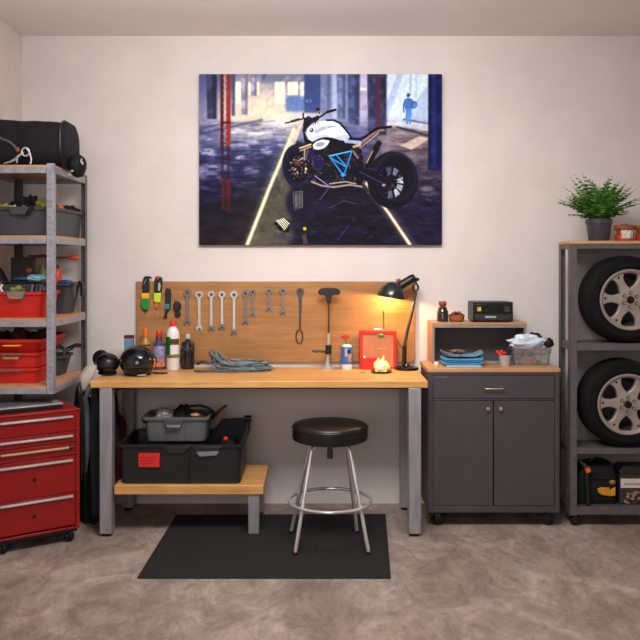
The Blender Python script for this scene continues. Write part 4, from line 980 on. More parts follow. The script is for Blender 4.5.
m_ = MB(); m_.tube([(X(585.4), y-.021, Z(466.8)), (X(587.4), y-.021, Z(470.6))], [.0155,.0155], 14); m_.build('orange_ring', orange, dl)
m_ = MB(); m_.tube([(X(586.4), y-.014, Z(470)), (X(585.4), y-.021, Z(476)), (X(586), y-.021, Z(488)), (X(587), y-.021, Z(506))], [.012,.012,.013,.013], 12); m_.build('drill_grip', black, dl)
pbx = thing('parts_box', (X(634), y+.06, z0), 'dark see-through parts box with a white label on the bottom rack shelf', 'storage box')
m_ = MB(); m_.loft([rrect(X(637), y+.06, 33*s, .12, .012, z0+.001), rrect(X(637), y+.06, 34*s, .124, .012, z0+30*s)]); m_.build('box_body', pm('smoked_plastic', (56,50,48), .18, 0, .4, 60, coat=.4), pbx, bevel=.002)
m_ = MB(); m_.loft([rrect(X(637), y+.06, 36*s, .128, .014, z0+30.2*s), rrect(X(637), y+.06, 35*s, .124, .012, z0+34*s), rrect(X(637), y+.06, 26*s, .1, .012, z0+38*s)]); m_.build('lid', black, pbx, bevel=.003)
m_ = MB(); m_.box(X(620.6), X(650), y-.0055, y-.001, Z(487.6), Z(478.6)); lb = m_.build('white_label', pm('label_white', (214,206,196), .6, 0, .05, 40), pbx)
m_ = MB(); xx = 624.0
for k, h in enumerate((5,3,3.4,4.4,3,3.6,3,4.2,3)):
    m_.tube([(X(xx), y-.0062, Z(485.4)), (X(xx+.9), y-.0062, Z(485.4-h*.9)), (X(xx+1.4), y-.0062, Z(484.6)), (X(xx+2.2), y-.0062, Z(483.4))], .0011, 5); xx += 2.3
m_.build('red_script', pm('label_ink', (150,52,40), .6, 0, .1, 40), lb)
m_ = MB()
for k in range(16): m_.ball((X(random.uniform(623, 648)), y-.0045, Z(random.uniform(491, 503))), (random.uniform(1,2.4)*s, .004, random.uniform(.8,1.8)*s), 8, 5, 0, .3, 9, k)
m_.build('small_parts', pm('mixed_small_parts', (150,120,96), .5, .2, .5, 90), pbx)
# ------------------------------------------------------------------ things standing on the workbench
def bottle(px, y, prof, name, label, cat, parts):
    """parts: (part name, profile in pixels, material)"""
    s = y/F; c = (PX(px, y), y, ZT)
    t = thing(name, c, label, cat, 'bottles on the workbench')
    for nm, pr, mt in parts: MB().lathe([(r*s, h*s) for r, h in pr], c, n=28).build(nm, mt, t)
    return t
def band(r, z0, z1, k=.25): return [(r-.6, z0), (r+k, z0), (r+k, z1), (r-.6, z1), (r-.6, z0)]
bottle(145.6, 4.88, None, 'spray_bottle', 'amber-yellow bottle with an orange cap beside the board edge', 'bottle',
    [('bottle_body', [(0,0),(4.4,0),(4.6,1),(4.6,22),(4.3,26),(2.2,29.5),(2.0,32),(0,32)], pm('amber_liquid', (190,140,50), .2, 0, .15, 16, coat=.4)),
     ('paper_label', band(4.6, 9, 20), pm('gold_label', (206,160,70), .5, 0, .4, 60)), ('shoulder_label', band(4.6, 22.4, 24.2, .1), pm('dark_print', (90,60,34), .5, 0, .1, 20)), ('cap', [(0,32),(2.6,32),(2.6,36.5),(2.0,40),(1.4,40.6),(0,40.6)], orange)])
bottle(159, 4.85, None, 'cleaner_bottle', 'purple bottle with a red cap between yellow and white bottles', 'bottle',
    [('bottle_body', [(0,0),(6,0),(6.3,1),(6.3,22),(5.8,25.5),(3.4,28),(3.2,32.5),(0,32.5)], pm('purple_plastic', (74,62,92), .3, 0, .12, 16, coat=.3)),
     ('paper_label', band(6.3, 9, 23.5), pm('lilac_label', (148,140,176), .5, 0, .35, 50)), ('orange_mark', [(5.8,3),(6.65,3),(6.65,9.2),(5.8,9.2),(5.8,3)], pm('orange_label', (206,128,84), .5, 0, .35, 50)), ('cap', [(0,32.5),(2.9,32.5),(3.1,34),(2.9,37.6),(2.4,38.4),(0,38.4)], redplastic)])
wbt = bottle(173, 4.84, None, 'white_bottle', 'tall white bottle with a red cap and a green label', 'bottle',
    [('bottle_body', [(0,0),(6.2,0),(6.6,1),(6.6,33),(6.2,37),(4.6,40.6),(3.2,42),(3.2,43),(0,43)], white),
     ('cap', [(0,43),(3.3,43),(3.3,47.6),(3.0,48.2),(0,48.2)], redplastic)])
def wrap(parent, px, y, r, z0, z1, a0, a1, name, mat, th=.0012):
    s = y/F; cx, rr = PX(px, y), r*s; m_ = MB()
    aa = [R(a0+(a1-a0)*i/10) for i in range(11)]
    f = lambda q, z: [(cx+q*math.cos(a), y+q*math.sin(a), ZT+z*s) for a in aa]
    m_.loft([f(rr-.001, z0), f(rr+th, z0), f(rr+th, z1), f(rr-.001, z1), f(rr-.001, z0)], False, False, closed=False)
    m_.loft([f(rr+th, z0), f(rr+th, z1)], False, False, closed=False)
    return m_.build(name, mat, parent)
wrap(wbt, 173, 4.84, 6.6, 15, 33, -170, -104, 'green_label', green)
wrap(wbt, 173, 4.84, 6.6, 25, 31, -104, -20, 'dark_print', pm('label_mixed_print', (120,90,50), .5, 0, .7, 90))
wrap(wbt, 173, 4.84, 6.6, 12, 15.5, -160, -20, 'fine_print', pm('label_fine_print', (170,150,110), .5, 0, .4, 90))
bottle(188, 4.86, None, 'black_bottle', 'black bottle with a silver cap at the right end of the bottles', 'bottle',
    [('bottle_body', [(0,0),(6.1,0),(6.4,.8),(6.4,24.6),(5.8,26.8),(2.4,28.4),(2.1,30),(0,30)], pm('black_glass', (24,24,28), .22, 0, .08, 16, coat=.3)),
     ('cap', [(0,30.2),(2.5,30.2),(2.5,34),(2.2,35),(0,35)], wrenchsteel), ('printed_band', band(6.4, 19, 21.6, .12), pm('dark_band', (44,44,50), .6, 0, .3, 50))])
y = 4.80; s = y/F
t = thing('small_carton', (PX(129, y), y, ZT), 'small blue carton with a dark red top standing behind the helmet', 'carton')
MB().box(PX(124.8,y), PX(133.4,y), y-.02, y+.02, ZT, PZ(338.2,y)).build('carton_body', pm('carton_blue', (98,134,164), .6, 0, .15, 30), t, bevel=.002)
MB().box(PX(124.6,y), PX(133.6,y), y-.0205, y+.0205, PZ(338.1,y), PZ(335.2,y)).build('carton_top', clothred, t, bevel=.002)
# helmets
def helmet(px, py, y, rpx, label, turn, big=True):
    s = y/F; c = Vector((PX(px, y), y, PZ(py, y))); r = rpx*s
    t = thing('helmet', (c.x, c.y, ZT), label, 'helmet', 'helmets on the workbench')
    rot = Matrix.Rotation(turn, 3, 'Z')
    zb_ = ZT+.004-c.z
    m_ = MB(); rings = []; n = 36; k = 18
    for i in range(k+1):
        a = math.pi*i/k; a = min(max(a, .03), math.pi-.03); ring = []
        for j in range(n):
            q = 2*math.pi*j/n; d = Vector((math.sin(a)*math.cos(q), math.sin(a)*math.sin(q), -math.cos(a)))
            p = Vector((d.x*r*1.0, d.y*r*1.1, d.z*r*.93))
            if d.y < 0 and d.z < -.1: p.y *= 1+.16*(-d.y)*min(1, (-d.z-.1)*2.5)      # chin bar juts forward
            p.z = max(p.z, zb_+.004)
            ring.append(c+rot @ p)
        rings.append(ring)
    m_.loft(rings); sh = m_.build('shell', blackgloss, t)
    m_ = MB(); rings = []                                                   # visor: a band wrapped round the face
    for zz in np.linspace(-.30, .38, 7):
        q = math.sqrt(1-zz*zz); ring = []
        for a in np.linspace(R(198), R(342), 22):
            o = 1.022; ring.append(c+rot @ Vector((r*q*math.cos(a)*o, r*1.1*q*math.sin(a)*o*(1.02 if zz < 0 else 1.0), zz*r*.93)))
        rings.append(ring)
    vt = [p for g_ in rings for p in g_]; nn = 22; fc = []
    inner = [c+(p-c)*.985 for p in vt]; N0 = len(vt)
    for i in range(6):
        for j in range(nn-1):
            fc.append((i*nn+j, i*nn+j+1, (i+1)*nn+j+1, (i+1)*nn+j)); fc.append((N0+i*nn+j, N0+(i+1)*nn+j, N0+(i+1)*nn+j+1, N0+i*nn+j+1))
    for j in range(nn-1):
        fc.append((j, N0+j, N0+j+1, j+1)); fc.append((6*nn+j, 6*nn+j+1, N0+6*nn+j+1, N0+6*nn+j))
    for i in range(6):
        fc.append((i*nn, (i+1)*nn, N0+(i+1)*nn, N0+i*nn)); fc.append((i*nn+nn-1, N0+i*nn+nn-1, N0+(i+1)*nn+nn-1, (i+1)*nn+nn-1))
    m_.v = []; m_.f = []; m_.mi = []; m_.add(vt+inner, fc)
    m_.build('visor', pm('visor_smoke', (22,23,27), .08, 0, .1, 10, coat=.5) if big else black, t)
    for sg in (-1, 1):
        p = c+rot @ Vector((sg*r*.98, -r*.12, r*.05)); d = (rot @ Vector((sg, -.1, 0))).normalized()
        MB().cyl(p-d*.006, p+d*.008, r*.2, r*.17, 18).build('pivot', black, t, bevel=.002)
    m_ = MB(); m_.tube([c+rot @ Vector((r*.70*math.cos(a), r*.76*math.sin(a), zb_+.0085)) for a in np.linspace(0, 2*math.pi, 33)[:-1]], .007, 8, closed=True); m_.build('base_trim', rubber, t)
    return t, c, r, rot
t, c, r, rot = helmet(137.6, 361.4, 4.60, 17.6, 'glossy black helmet with a visor and orange mark, in front of the bottles', R(24))
m_ = MB()
for k in range(3):
    p = c+rot @ Vector((r*.74, -r*.66, r*(.12-.17*k))); m_.ball(p+(p-c).normalized()*.004, (.010-.001*k, .006, .008), 12, 7)
m_.build('orange_mark', orange, t)
m_ = MB(); m_.tube([c+rot @ Vector((r*(-.2+.25*k), -r*1.02, ZT+.011-c.z)) for k in range(3)], [.004,.006,.004], 8); m_.build('chin_vent', pm('vent_grey', (150,140,128), .5, 0, .3, 90), t)
helmet(107.4, 363.4, 4.60, 11.6, 'smaller round black helmet at the left end of the bench', R(20), False)
t = MB(); t.lathe([(0,-.012),(.045,-.014),(.056,-.004),(.056,.006),(.046,.014),(0,.012)], (PX(101.5,4.72), 4.72, PZ(360.6,4.66)), (.2,1,.2), 30)
t.build('ear_defender', rubber, None, 'round black ear cup standing behind the smaller helmet', 'ear cup')
m_ = MB(); m_.tube([(PX(a,4.66), q, ZT+.005) for a, q in ((153,4.66),(160,4.63),(165,4.63),(168,4.65))], [.004,.006,.005,.003], 8); m_.build('webbing_belt', black, None, 'short black webbing end lying right of the glossy helmet', 'belt')
# pale gloves hanging off the bench end
t = MB(); yy = 4.53
t.loft([[Vector((PX(a, yy)+w*s_*math.cos(q), yy+d_+.018*math.sin(q)*s_*2, PZ(b, yy)+.25*w*s_*math.sin(q*3))) for q in np.linspace(0, 2*math.pi, 17)[:-1]] for a, b, w, s_, d_ in ((95,365.4,.012,.7,.0),(91.5,367,.034,.9,.0),(88,373,.044,1.,-.005),(86,380,.036,1.,-.01),(84,387,.026,1.,-.01),(82,393,.008,.8,-.01))])
t.build('glove', clothpale, None, 'pale cloth glove draped over dark clothing at the bench end', 'glove', angle=70)
t = MB()
t.loft([[Vector((PX(a, yy)+w*math.cos(q), yy-.02+.012*math.sin(q), PZ(b, yy)+.2*w*math.sin(q*2))) for q in np.linspace(0, 2*math.pi, 13)[:-1]] for a, b, w in ((92,386,.01),(89.6,390,.016),(87.4,396,.014),(86.6,401,.008))])
t.build('glove', clothgrey, None, 'small grey glove finger hanging below the pale glove', 'glove', angle=70)
# coil of cable
rnd = random.Random(5); yc = 4.80; s = yc/F
co = thing('cable_coil', (PX(236,yc), yc, ZT), 'tangled coil of teal cable lying on the bench under the wrenches', 'cable')
def coil(n, mat, name, r=.0034, seed=0):
    m_ = MB()
    for k in range(n):
        a = rnd.uniform(.72, 1.0); ph = rnd.uniform(-.2,.2); ox = rnd.uniform(-4, 6)*s; zz = ZT+.006+rnd.uniform(0,.05)
        pts = []
        for i in range(44):
            q = 2*math.pi*i/44
            x = 33*s*a*math.cos(q); d = .085*a*math.sin(q)
            lift = max(0, -math.cos(q+ph)-.25)**1.4*.125*rnd.uniform(.9,1.02)*a
            pts.append(Vector((PX(237,yc)+ox+x+lift*.55, yc-.02+d+lift*.5, zz+lift*(.4+.6*(k/n))+.003*math.sin(5*q+k))))
        m_.tube(pts, r, 6, closed=True)
    return m_.build(name, mat, co)
coil(16, cablemat, 'coil'); coil(8, cabledark, 'coil'); coil(5, cabletan, 'wire', .0028)
m_ = MB(); m_.tube([(PX(a,4.72), 4.72+q, ZT+.0075) for a, q in ((194,0),(198,-.015),(206,-.02),(215,-.02),(226,-.02),(238,-.025))], [.004,.0065,.0065,.0065,.006,.005], 8); m_.build('cable_end', cabledark, co)
m_ = MB(); m_.tube([(PX(a,4.8), 4.80, PZ(b,4.8)) for a, b in ((197,364.5),(201,361.8),(206,361.5),(210,364))], .007, 8); m_.build('plug', black, co)
# spray bottle with red trigger
y = 4.85; s = y/F; c = (PX(346.8,y), y, ZT)
t = thing('spray_can', c, 'blue and white spray bottle with a red trigger before the board', 'spray bottle')
def lp(nm, pr, mt): return MB().lathe([(r*s, h*s) for r, h in pr], c, n=28).build(nm, mt, t)
lp('bottle_body', [(0,0),(5.2,0),(5.5,.8),(5.5,21),(5.0,23.4),(2.6,25),(0,25)], white); lp('blue_label', band(5.5, 5.4, 22.4), pm('label_blue', (52,106,176), .4, 0, .2, 30))
wrap(t, 346.8, 4.85, 5.8, 8, 16, -84, -40, 'pink_panel', pm('label_pink', (224,176,176), .5, 0, .2, 60)); wrap(t, 346.8, 4.85, 5.8, 13, 21, -112, -82, 'white_panel', white); wrap(t, 346.8, 4.85, 5.85, 16, 19.6, -86, -56, 'dark_print', pm('navy_print', (34,44,84), .5, 0, .3, 60))
MB().cyl((c[0]-.4*s, y, ZT+24.8*s), (c[0]-1.4*s, y, ZT+31*s), 1.2*s, 1.0*s, 12).build('neck', green, t)
m_ = MB(); m_.prism([(c[0]+a*s, ZT+b*s) for a, b in ((-6,31),(-5.2,33.6),(-2,34.6),(2,34.4),(3.2,33),(2.2,31.2),(.6,30.2),(-3.4,29.8))], y-.014, y+.014); m_.build('trigger', redplastic, t, bevel=.004)
# red box with front panel
yb0, yb1 = 4.845, 4.925; X = lambda p: PX(p, yb0); s = yb0/F
zt = PZ(331, yb0)
t = thing('red_metal_box', ((X(359.6)+X(396.6))/2, (yb0+yb1)/2, ZT), 'red metal box with a tan front panel and green badge under the lamp', 'box')
x0, x1 = X(359.6), X(396.6)
m_ = MB(); e = 3.2*s
m_.box(x0, x0+e, yb0, yb1, ZT, zt); m_.box(x1-e, x1, yb0, yb1, ZT, zt); m_.box(x0+e, x1-e, yb0, yb1, ZT, ZT+2.2*s); m_.box(x0+e, x1-e, yb0, yb1, zt-3.6*s, zt); m_.box(x0+e, x1-e, yb1-.004, yb1, ZT+2.2*s, zt-3.6*s)
m_.build('case', pm('box_red', (206,44,28), .4, 0, .06, 20), t, bevel=.002)
MB().box(x0+e, x1-e, yb0+.006, yb0+.012, ZT+2.2*s, zt-3.6*s).build('front_panel', pm('tan_red_panel', (200,124,88), .55, 0, .05, 18), t)
m_ = MB(); m_.tube([(X(374.4), yb0+.03, zt), (X(374.8), yb0+.03, zt+1.3*s), (X(383), yb0+.03, zt+1.3*s), (X(383.4), yb0+.03, zt)], .0042, 8); m_.build('carry_handle', chrome, t)
m_ = MB(); m_.ball((X(380.8), yb0-.001, zt-4.6*s), (3.4*s,.003,1.8*s), 16, 8); m_.build('green_badge', green, t)
m_ = MB(); m_.box(X(377), X(386), yb0+.0045, yb0+.0065, ZT+19.6*s, ZT+21*s); m_.build('yellow_lettering', pm('yellow_ink', (222,160,50), .5, 0, .3, 90), t)
t = thing('red_packet', (X(370), 4.825, ZT), 'small red packet leaning on the red metal box behind the saucer', 'packet')
MB().box(PX(361.5,4.82), PX(377,4.82), 4.818, 4.836, ZT, PZ(357.4,4.82)).build('packet_body', redplastic, t, bevel=.003)
MB().cyl((PX(364.4,4.82), 4.819, PZ(358,4.82)), (PX(364.4,4.82), 4.819, PZ(356,4.82)), .006, n=12).build('white_button', white, t)
# glowing ornament on a dark saucer
y = 4.70; s = y/F; c = (PX(381.4,y), y, ZT)
t = thing('saucer', (c[0], y, ZT), 'dark flat saucer beneath the flame ornament on the bench', 'saucer')
MB().lathe([(0,0),(7*s,0),(10.4*s,1.4*s),(11*s,2*s),(10.4*s,2*s),(6.4*s,.9*s),(0,.9*s)], c, n=36).build('plate', iron, t)
t = thing('flame_ornament', (c[0], y, ZT+.006), 'small glowing yellow and white flame ornament on the dark saucer', 'ornament')
flame = pm('flame_glow', (250,206,120), .5, 0, .3, 60, emit=((255,190,100), .55)); core = pm('glowing_core', (250,226,190), .5, 0, .15, 50, emit=((255,222,170), .3))
m_ = MB(); m_.ball((c[0], y, c[2]+.006+5.6*s), (7.0*s,7.0*s,5.7*s), 22, 14, 0, .25, 8, 3, flat=-5.5*s); m_.build('glowing_body', core, t)
rnd = random.Random(4)
for k, (a, h, w) in enumerate(((-6,11,2),(-3.6,14.5,2.3),(-.6,12.5,2),(1.6,16.5,2.2),(4.2,12,2.1),(6.4,8.5,1.9),(-4.8,6,2.2),(3,7,2.3),(0,8,2))):
    m_ = MB(); d_ = rnd.uniform(-5,-1)*s if k > 5 else rnd.uniform(-3,3)*s
    z0_ = (3.5 if k < 6 else 0)*s
    p = [Vector((c[0]+(a+o)*s, y+d_, c[2]+.006+z0_+(h*s-z0_)*u)) for u, o in ((.0,0),(.3,.6),(.6,-.5),(.85,.4),(1,.1))]
    m_.tube(p, [w*s, w*s*1.05, w*s*.8, w*s*.4, .0006], 10); m_.build('flame', flame, t)
m_ = MB(); m_.box(PX(360,4.68), PX(366,4.68), 4.68, 4.70, ZT, ZT+.003); m_.build('metal_tag', wrenchdull, None, 'small flat metal tag lying left of the saucer', 'tag')
# desk lamp
y = 4.83; s = y/F; X = lambda p: PX(p, y); Z = lambda p: PZ(p, y)
lm = thing('desk_lamp', (X(406.5), y, ZT), 'black adjustable desk lamp shining on the tool board', 'lamp')
MB().lathe([(0,0),(11.8*s,0),(12*s,.8*s),(11.8*s,2.4*s),(10*s,3.2*s),(4*s,4*s),(3*s,6*s),(0,6*s)], (X(406.5), y, ZT), n=44).build('base', blackgloss, lm)
MB().cyl((X(404.2), y, ZT+4*s), (X(404.6), y, Z(345.5)), 2.3*s, 2.1*s, 18).build('pole', black, lm)
MB().tube([(X(404.4), y, Z(347)), (X(407.6), y, Z(330)), (X(411.4), y, Z(316)), (X(416.4), y, Z(290.5))], [1.5*s,1.5*s,1.4*s,1.3*s], 12).build('arm', iron, lm)
m_ = MB(); m_.tube([(X(415.6)+2.6*s*math.cos(a), y, Z(287.4)+3.6*s*math.sin(a)) for a in (2*math.pi*i/20 for i in range(20))], 1.0*s, 8, closed=True); m_.build('joint_ring', black, lm)
m_ = MB(); m_.cyl((X(417.2), y-.014, Z(279.4)), (X(417.2), y+.014, Z(279.4)), 1.9*s, n=14); m_.build('wing_knob', black, lm, bevel=.002)
dirv = Vector((4.6, 0, 27.0)).normalized()
cc = Vector((X(391.4), y, Z(297.6)))
m_ = MB(); m_.lathe([(r*s, h*s) for r, h in ((14.2,0),(14.4,.6),(13.9,3.5),(12.6,7.4),(10,11.6),(6.6,14.6),(3,16),(0,16.2))], cc, dirv, 44)
m_.lathe([(r*s, h*s) for r, h in ((14.2,0),(13.4,3.4),(12,7.2),(9.4,11.2),(6,14),(0,15.4))], cc, dirv, 44)
m_.build('lamp_shade', pm('lamp_black', (40,38,38), .28, .2, .06, 16, coat=.4), lm)
m_ = MB(); m_.cyl((X(400.5), y, Z(285.8)), (X(412.2), y, Z(278.4)), 4.4*s, 4.1*s, 22); m_.cyl((X(411.6), y, Z(278.8)), (X(415), y, Z(276.8)), 4.4*s, 3.4*s, 22); m_.build('socket', black, lm, bevel=.003)
m_ = MB(); m_.tube([(X(413.4), y, Z(279)), (X(416.4), y, Z(283.6))], 1.4*s, 10); m_.build('bracket', iron, lm)
m_ = MB(); m_.ball((X(399), y+.02, Z(280.6)), (2.6*s,.012,2*s), 12, 8); m_.build('shade_vent', amber, lm)
bulb = cc+dirv*4.2*s
m_ = MB(); m_.ball(bulb+dirv*.01, (.019,.019,.022), 18, 12); m_.build('bulb', pm('bulb_glow', (255,220,170), .3, 0, .02, 5, emit=((255,196,120), 14)), lm)
m_ = MB(); m_.tube([(X(406), y+.02, ZT+3*s), (X(404.6), y+.05, Z(352)), (X(398), y+.09, Z(341)), (X(396), y+.105, Z(336)), (X(385.4), y+.105, Z(332)), (X(385.2), y+.105, Z(312))], .0022, 6); m_.build('power_cord', black, lm)
# ------------------------------------------------------------------ galvanised shelving on the left
GF, GB = 4.26, 4.875
lx0, lx1 = -1.846, PX(54, 4.265)
gs = thing('shelving_unit', ((lx0+lx1)/2, (GF+GB)/2, 0), 'galvanised steel shelving unit with wooden shelves standing in the left corner', 'shelving')
LV = [2.018, 1.6415, 1.198, .840]
for i, z in enumerate(LV):
    MB().box(lx0+.0035, lx1-.0035, GF+.0035, GB-.0035, z-.016, z).build('wooden_shelf', shelfwood, gs)
    b = MB(); zb_ = z-.044; za = z-.0125 if i else z-.0115
    b.box(lx0+.04, lx1-.0405, GF-.001, GF+.0032, zb_, za); b.box(lx0+.04, lx1-.0405, GB-.0032, GB+.001, zb_, za)
    b.box(lx0-.001, lx0+.0032, GF+.0405, GB-.0405, zb_, za); b.box(lx1-.0032, lx1+.001, GF+.0405, GB-.0405, zb_, za)
    b.box(lx0+.0035, lx1-.0035, GF+.0035, GF+.03, zb_, zb_+.003); b.box(lx1-.03, lx1-.0035, GF+.03, GB-.03, zb_, zb_+.003)
    b.build('shelf_beam', galv, gs, bevel=.0012)
pw = PX(54,4.265)-PX(47,4.265)
for fx, sg in ((lx0,1),(lx1,-1)):
    for fy, sy in ((GF,1),(GB,-1)):
        z0_ = .797 if sy == 1 else 0
        p = MB(); p.box(min(fx,fx+sg*pw), max(fx,fx+sg*pw), min(fy,fy+sy*.003)-.0015, max(fy,fy+sy*.003)+.0015*0, z0_, 2.026)
        p.box(min(fx,fx+sg*.003), max(fx,fx+sg*.003), min(fy+sy*.003,fy+sy*.038), max(fy+sy*.003,fy+sy*.038), z0_, 2.026)
        po = p.build('post', galv if sy == 1 else galvshade, gs, bevel=.0008)
        if sg == -1 and sy == 1:
            q = MB(); n = int((2.02-z0_-.02)/.0295)
            for k in range(n):
                zz = z0_+.02+k*.0295; q.box(fx-pw/2-.0018, fx-pw/2+.0018, fy-.0019, fy+.0005, zz, zz+.009)
            q.build('post_holes', iron, po)
        if sy == -1: MB().box(min(fx,fx+sg*.045), max(fx,fx+sg*.045), GB-.045, GB+.002, 0, .006).build('foot_plate', black, po)
# duffel bag on top
du = thing('duffel_bag', (PX(35,4.45), 4.5, LV[0]), 'black duffel bag with a buckled strap lying on top of the steel shelving', 'bag')
def ring_box(x, yc_, hy, z0_, z1_, r, n=6, sag=0.): # rounded section in Y,Z at a given x
    o = []
    for sy, sz_, a0 in ((1,1,0),(-1,1,90),(-1,-1,180),(1,-1,270)):
        for i in range(n+1):
            a = R(a0+90*i/n); o.append((x, yc_+sy*(hy-r)+r*math.cos(a), (z1_-r if sz_ > 0 else z0_+r)+r*math.sin(a)))
    return o
rings = []
zt0 = PZ(118.2, 4.42)
xs = np.linspace(-1.838, PX(62,4.36), 26)
for i, x in enumerate(xs):
    u = i/25; e = min(1, (u+.02)*9); wv = .0022*math.sin(u*9+1)+.001*math.sin(u*23)
    rings.append(ring_box(x, 4.485, .155*(.88+.12*e)+wv, LV[0]+.001+.02*(1-e), zt0-.004-.022*u+wv-.03*(1-e), .085))
m_ = MB(); m_.loft(rings); m_.build('bag_body', nylon, du, angle=60)
xe = PX(62,4.36); m_ = MB()
m_.loft([ring_box(xe-.012, 4.485, .158, LV[0]+.001, zt0-.022, .09), ring_box(xe+.004, 4.488, .160, LV[0]+.001, zt0-.020, .09), ring_box(xe+.012, 4.49, .15, LV[0]+.004, zt0-.036, .085), ring_box(xe+.016, 4.49, .11, LV[0]+.02, zt0-.07, .07)])
m_.build('end_panel', nylon, du, angle=60)
m_ = MB(); m_.tube([Vector(p)+Vector((.004,0,0)) for p in ring_box(xe-.004, 4.486, .162, LV[0]+.004, zt0-.017, .09)], .0045, 6, closed=True); m_.build('piping', black, du)
cpx, cy_ = 77.5, 4.46; cp = Vector((PX(cpx,cy_), cy_, PZ(165.5,cy_)))
m_ = MB(); m_.ball(cp, (.046,.075,.066), 22, 14, 0, .12, 6, 4); m_.build('end_pouch', nylon, du, angle=60)
for a, b, w, h in ((77,162,1.0,2.0),(80.5,160.5,.9,2.6),(81.5,163,.9,1.6),(69.5,175,1.2,1.4),(72,171,1.6,1.1)):
    m_ = MB(); m_.ball((PX(a,4.395), 4.395+.01*(a>76)*(a-76)/3, PZ(b,4.395)), (w*.0055,.006,h*.0055), 10, 6, 0, .2, 8, int(a)); m_.build('metal_hook', clothpale, du)
yf = 4.322; Xf = lambda p: PX(p, yf); Zf = lambda p: PZ(p, yf)
m_ = MB(); m_.tube([(Xf(a), yf+.004, Zf(b)) for a, b in ((-6,134),(2,139),(9,141.6),(14,145.6),(17,150))], .006, 8); m_.build('strap', clothgrey, du)
m_ = MB(); m_.tube([(Xf(a), yf-.003, Zf(b)) for a, b in ((4,163.6),(10,162),(15,159.6),(19,155.6),(24,152.4))], [.003,.005,.007,.006,.005], 8); m_.build('pale_strap', pm('silver_webbing', (170,172,180), .5, .2, .3, 60), du)
m_ = MB(); m_.tube([(Xf(26)+.020*math.cos(q), yf-.006, Zf(152)+.022*math.sin(q)) for q in np.linspace(0, 2*math.pi, 21)[:-1]], .0048, 8, closed=True); m_.build('buckle', chrome, du)
m_ = MB(); m_.tube([(Xf(a), yf-.008, Zf(b)) for a, b in ((27,148.4),(30.4,153),(32,160),(31,164.4))], .0048, 8); m_.tube([(Xf(a), yf-.008, Zf(b)) for a, b in ((17.4,163),(18,157.6),(21,155))], .005, 8); m_.build('clip', pm('clip_silver', (190,190,198), .3, .5, .1, 20), du)
m_ = MB(); m_.ball((Xf(18), yf-.004, Zf(150)), (.012,.007,.015), 12, 8); m_.build('orange_tag', pm('rust_tag', (160,72,38), .6, 0, .2, 30), du)

# bins on the shelves
def bin_(x0, x1, y0, y1, z, h, mat, label, grip, gx=None, taper=.018, ribs=0, group=None, name='storage_bin', parts=True):
    t = thing(name, ((x0+x1)/2, (y0+y1)/2, z), label, 'storage bin', group)
    m_ = MB(); tub(m_, (x0+x1)/2, (y0+y1)/2, x1-x0-.02, y1-y0-.02, z+.0008, h, taper, .004, .009, .03, ribs); m_.build('bin_body', mat, t)
    if grip:
        a, b, dz, hh, gm = grip
        m_ = MB(); yy = y0+.0
        m_.prism([(a, z+h-dz), (b, z+h-dz), (b-(b-a)*.08, z+h-dz-hh*.6), (b-(b-a)*.16, z+h-dz-hh), (a+(b-a)*.16, z+h-dz-hh), (a+(b-a)*.08, z+h-dz-hh*.6)], yy-.012, yy+.016)
        m_.build('grip', gm, t, bevel=.003)
    return t
yb = 4.315
bin_(-1.805, -1.428, yb, 4.86, LV[1], .157, bingrey, 'dark grey bin of gloves and rags on the second shelf from the top', (PX(9,yb), PX(29,yb), .004, .040, bingrey), taper=.010, ribs=0, group='bins on the left shelving')
rz = LV[1]+.157
for k, (px, yy, dz, r, mt, nm, lb) in enumerate((
    (4, 4.40, .004, (.034,.04,.03), clotholive, 'glove', 'olive yellow work glove at the left of the grey bin'),
    (15, 4.50, .012, (.036,.05,.040), clothblack, 'rag', 'black rag bunched between olive gloves in the grey bin'),
    (24, 4.46, .020, (.034,.05,.055), clothblack, 'rag', 'black rag heaped highest in the grey bin'),
    (32.5, 4.52, .030, (.034,.06,.055), clothblack, 'rag', 'black rag sticking up at the middle of the grey bin'),
    (41, 4.42, .008, (.028,.04,.050), clotholive, 'glove', 'olive green work glove at the right of the grey bin'),
    (14, 4.39, .002, (.018,.018,.022), clothpale, 'cloth', 'small pale cloth poking out of the grey bin front'),
    (24, 4.375, .004, (.018,.018,.016), pm('tan_leather', (150,110,70), .7, 0, .2, 30), 'glove', 'small tan leather finger of a glove at the grey bin rim'),
    (66, 4.68, .012, (.03,.03,.03), clothblack, 'rag', 'black rag behind the orange glove in the grey bin'),
    (76, 4.81, .010, (.024,.03,.026), clothblack, 'rag', 'black rag at the rear end of the grey bin'),
    (60, 4.60, .014, (.022,.024,.024), orange, 'glove', 'orange glove on the right side of the grey bin'),
    (55, 4.53, .010, (.026,.026,.030), pm('blue_green_cloth', (44,84,92), .85, 0, .2, 20), 'rag', 'dark teal rag beside the orange glove'),
    (71, 4.74, .016, (.036,.05,.026), clothblack, 'rag', 'flat black rag over the rear right rim of the grey bin'))):
    rag(nm, (PX(px,yy), yy, rz-.012+dz), r, mt, lb, 'glove' if nm == 'glove' else 'rag', k+1, .5, 8, 'gloves and rags in the grey bin')
MB().tube([(PX(a,4.308), 4.308-.004, PZ(b,4.308)) for a, b in ((33,206),(31,210),(29,213.6),(27.4,216))], [.010,.009,.009,.006], 8).build('strap', clothblack, None, 'black strap hanging over the front rim of the grey bin', 'strap')
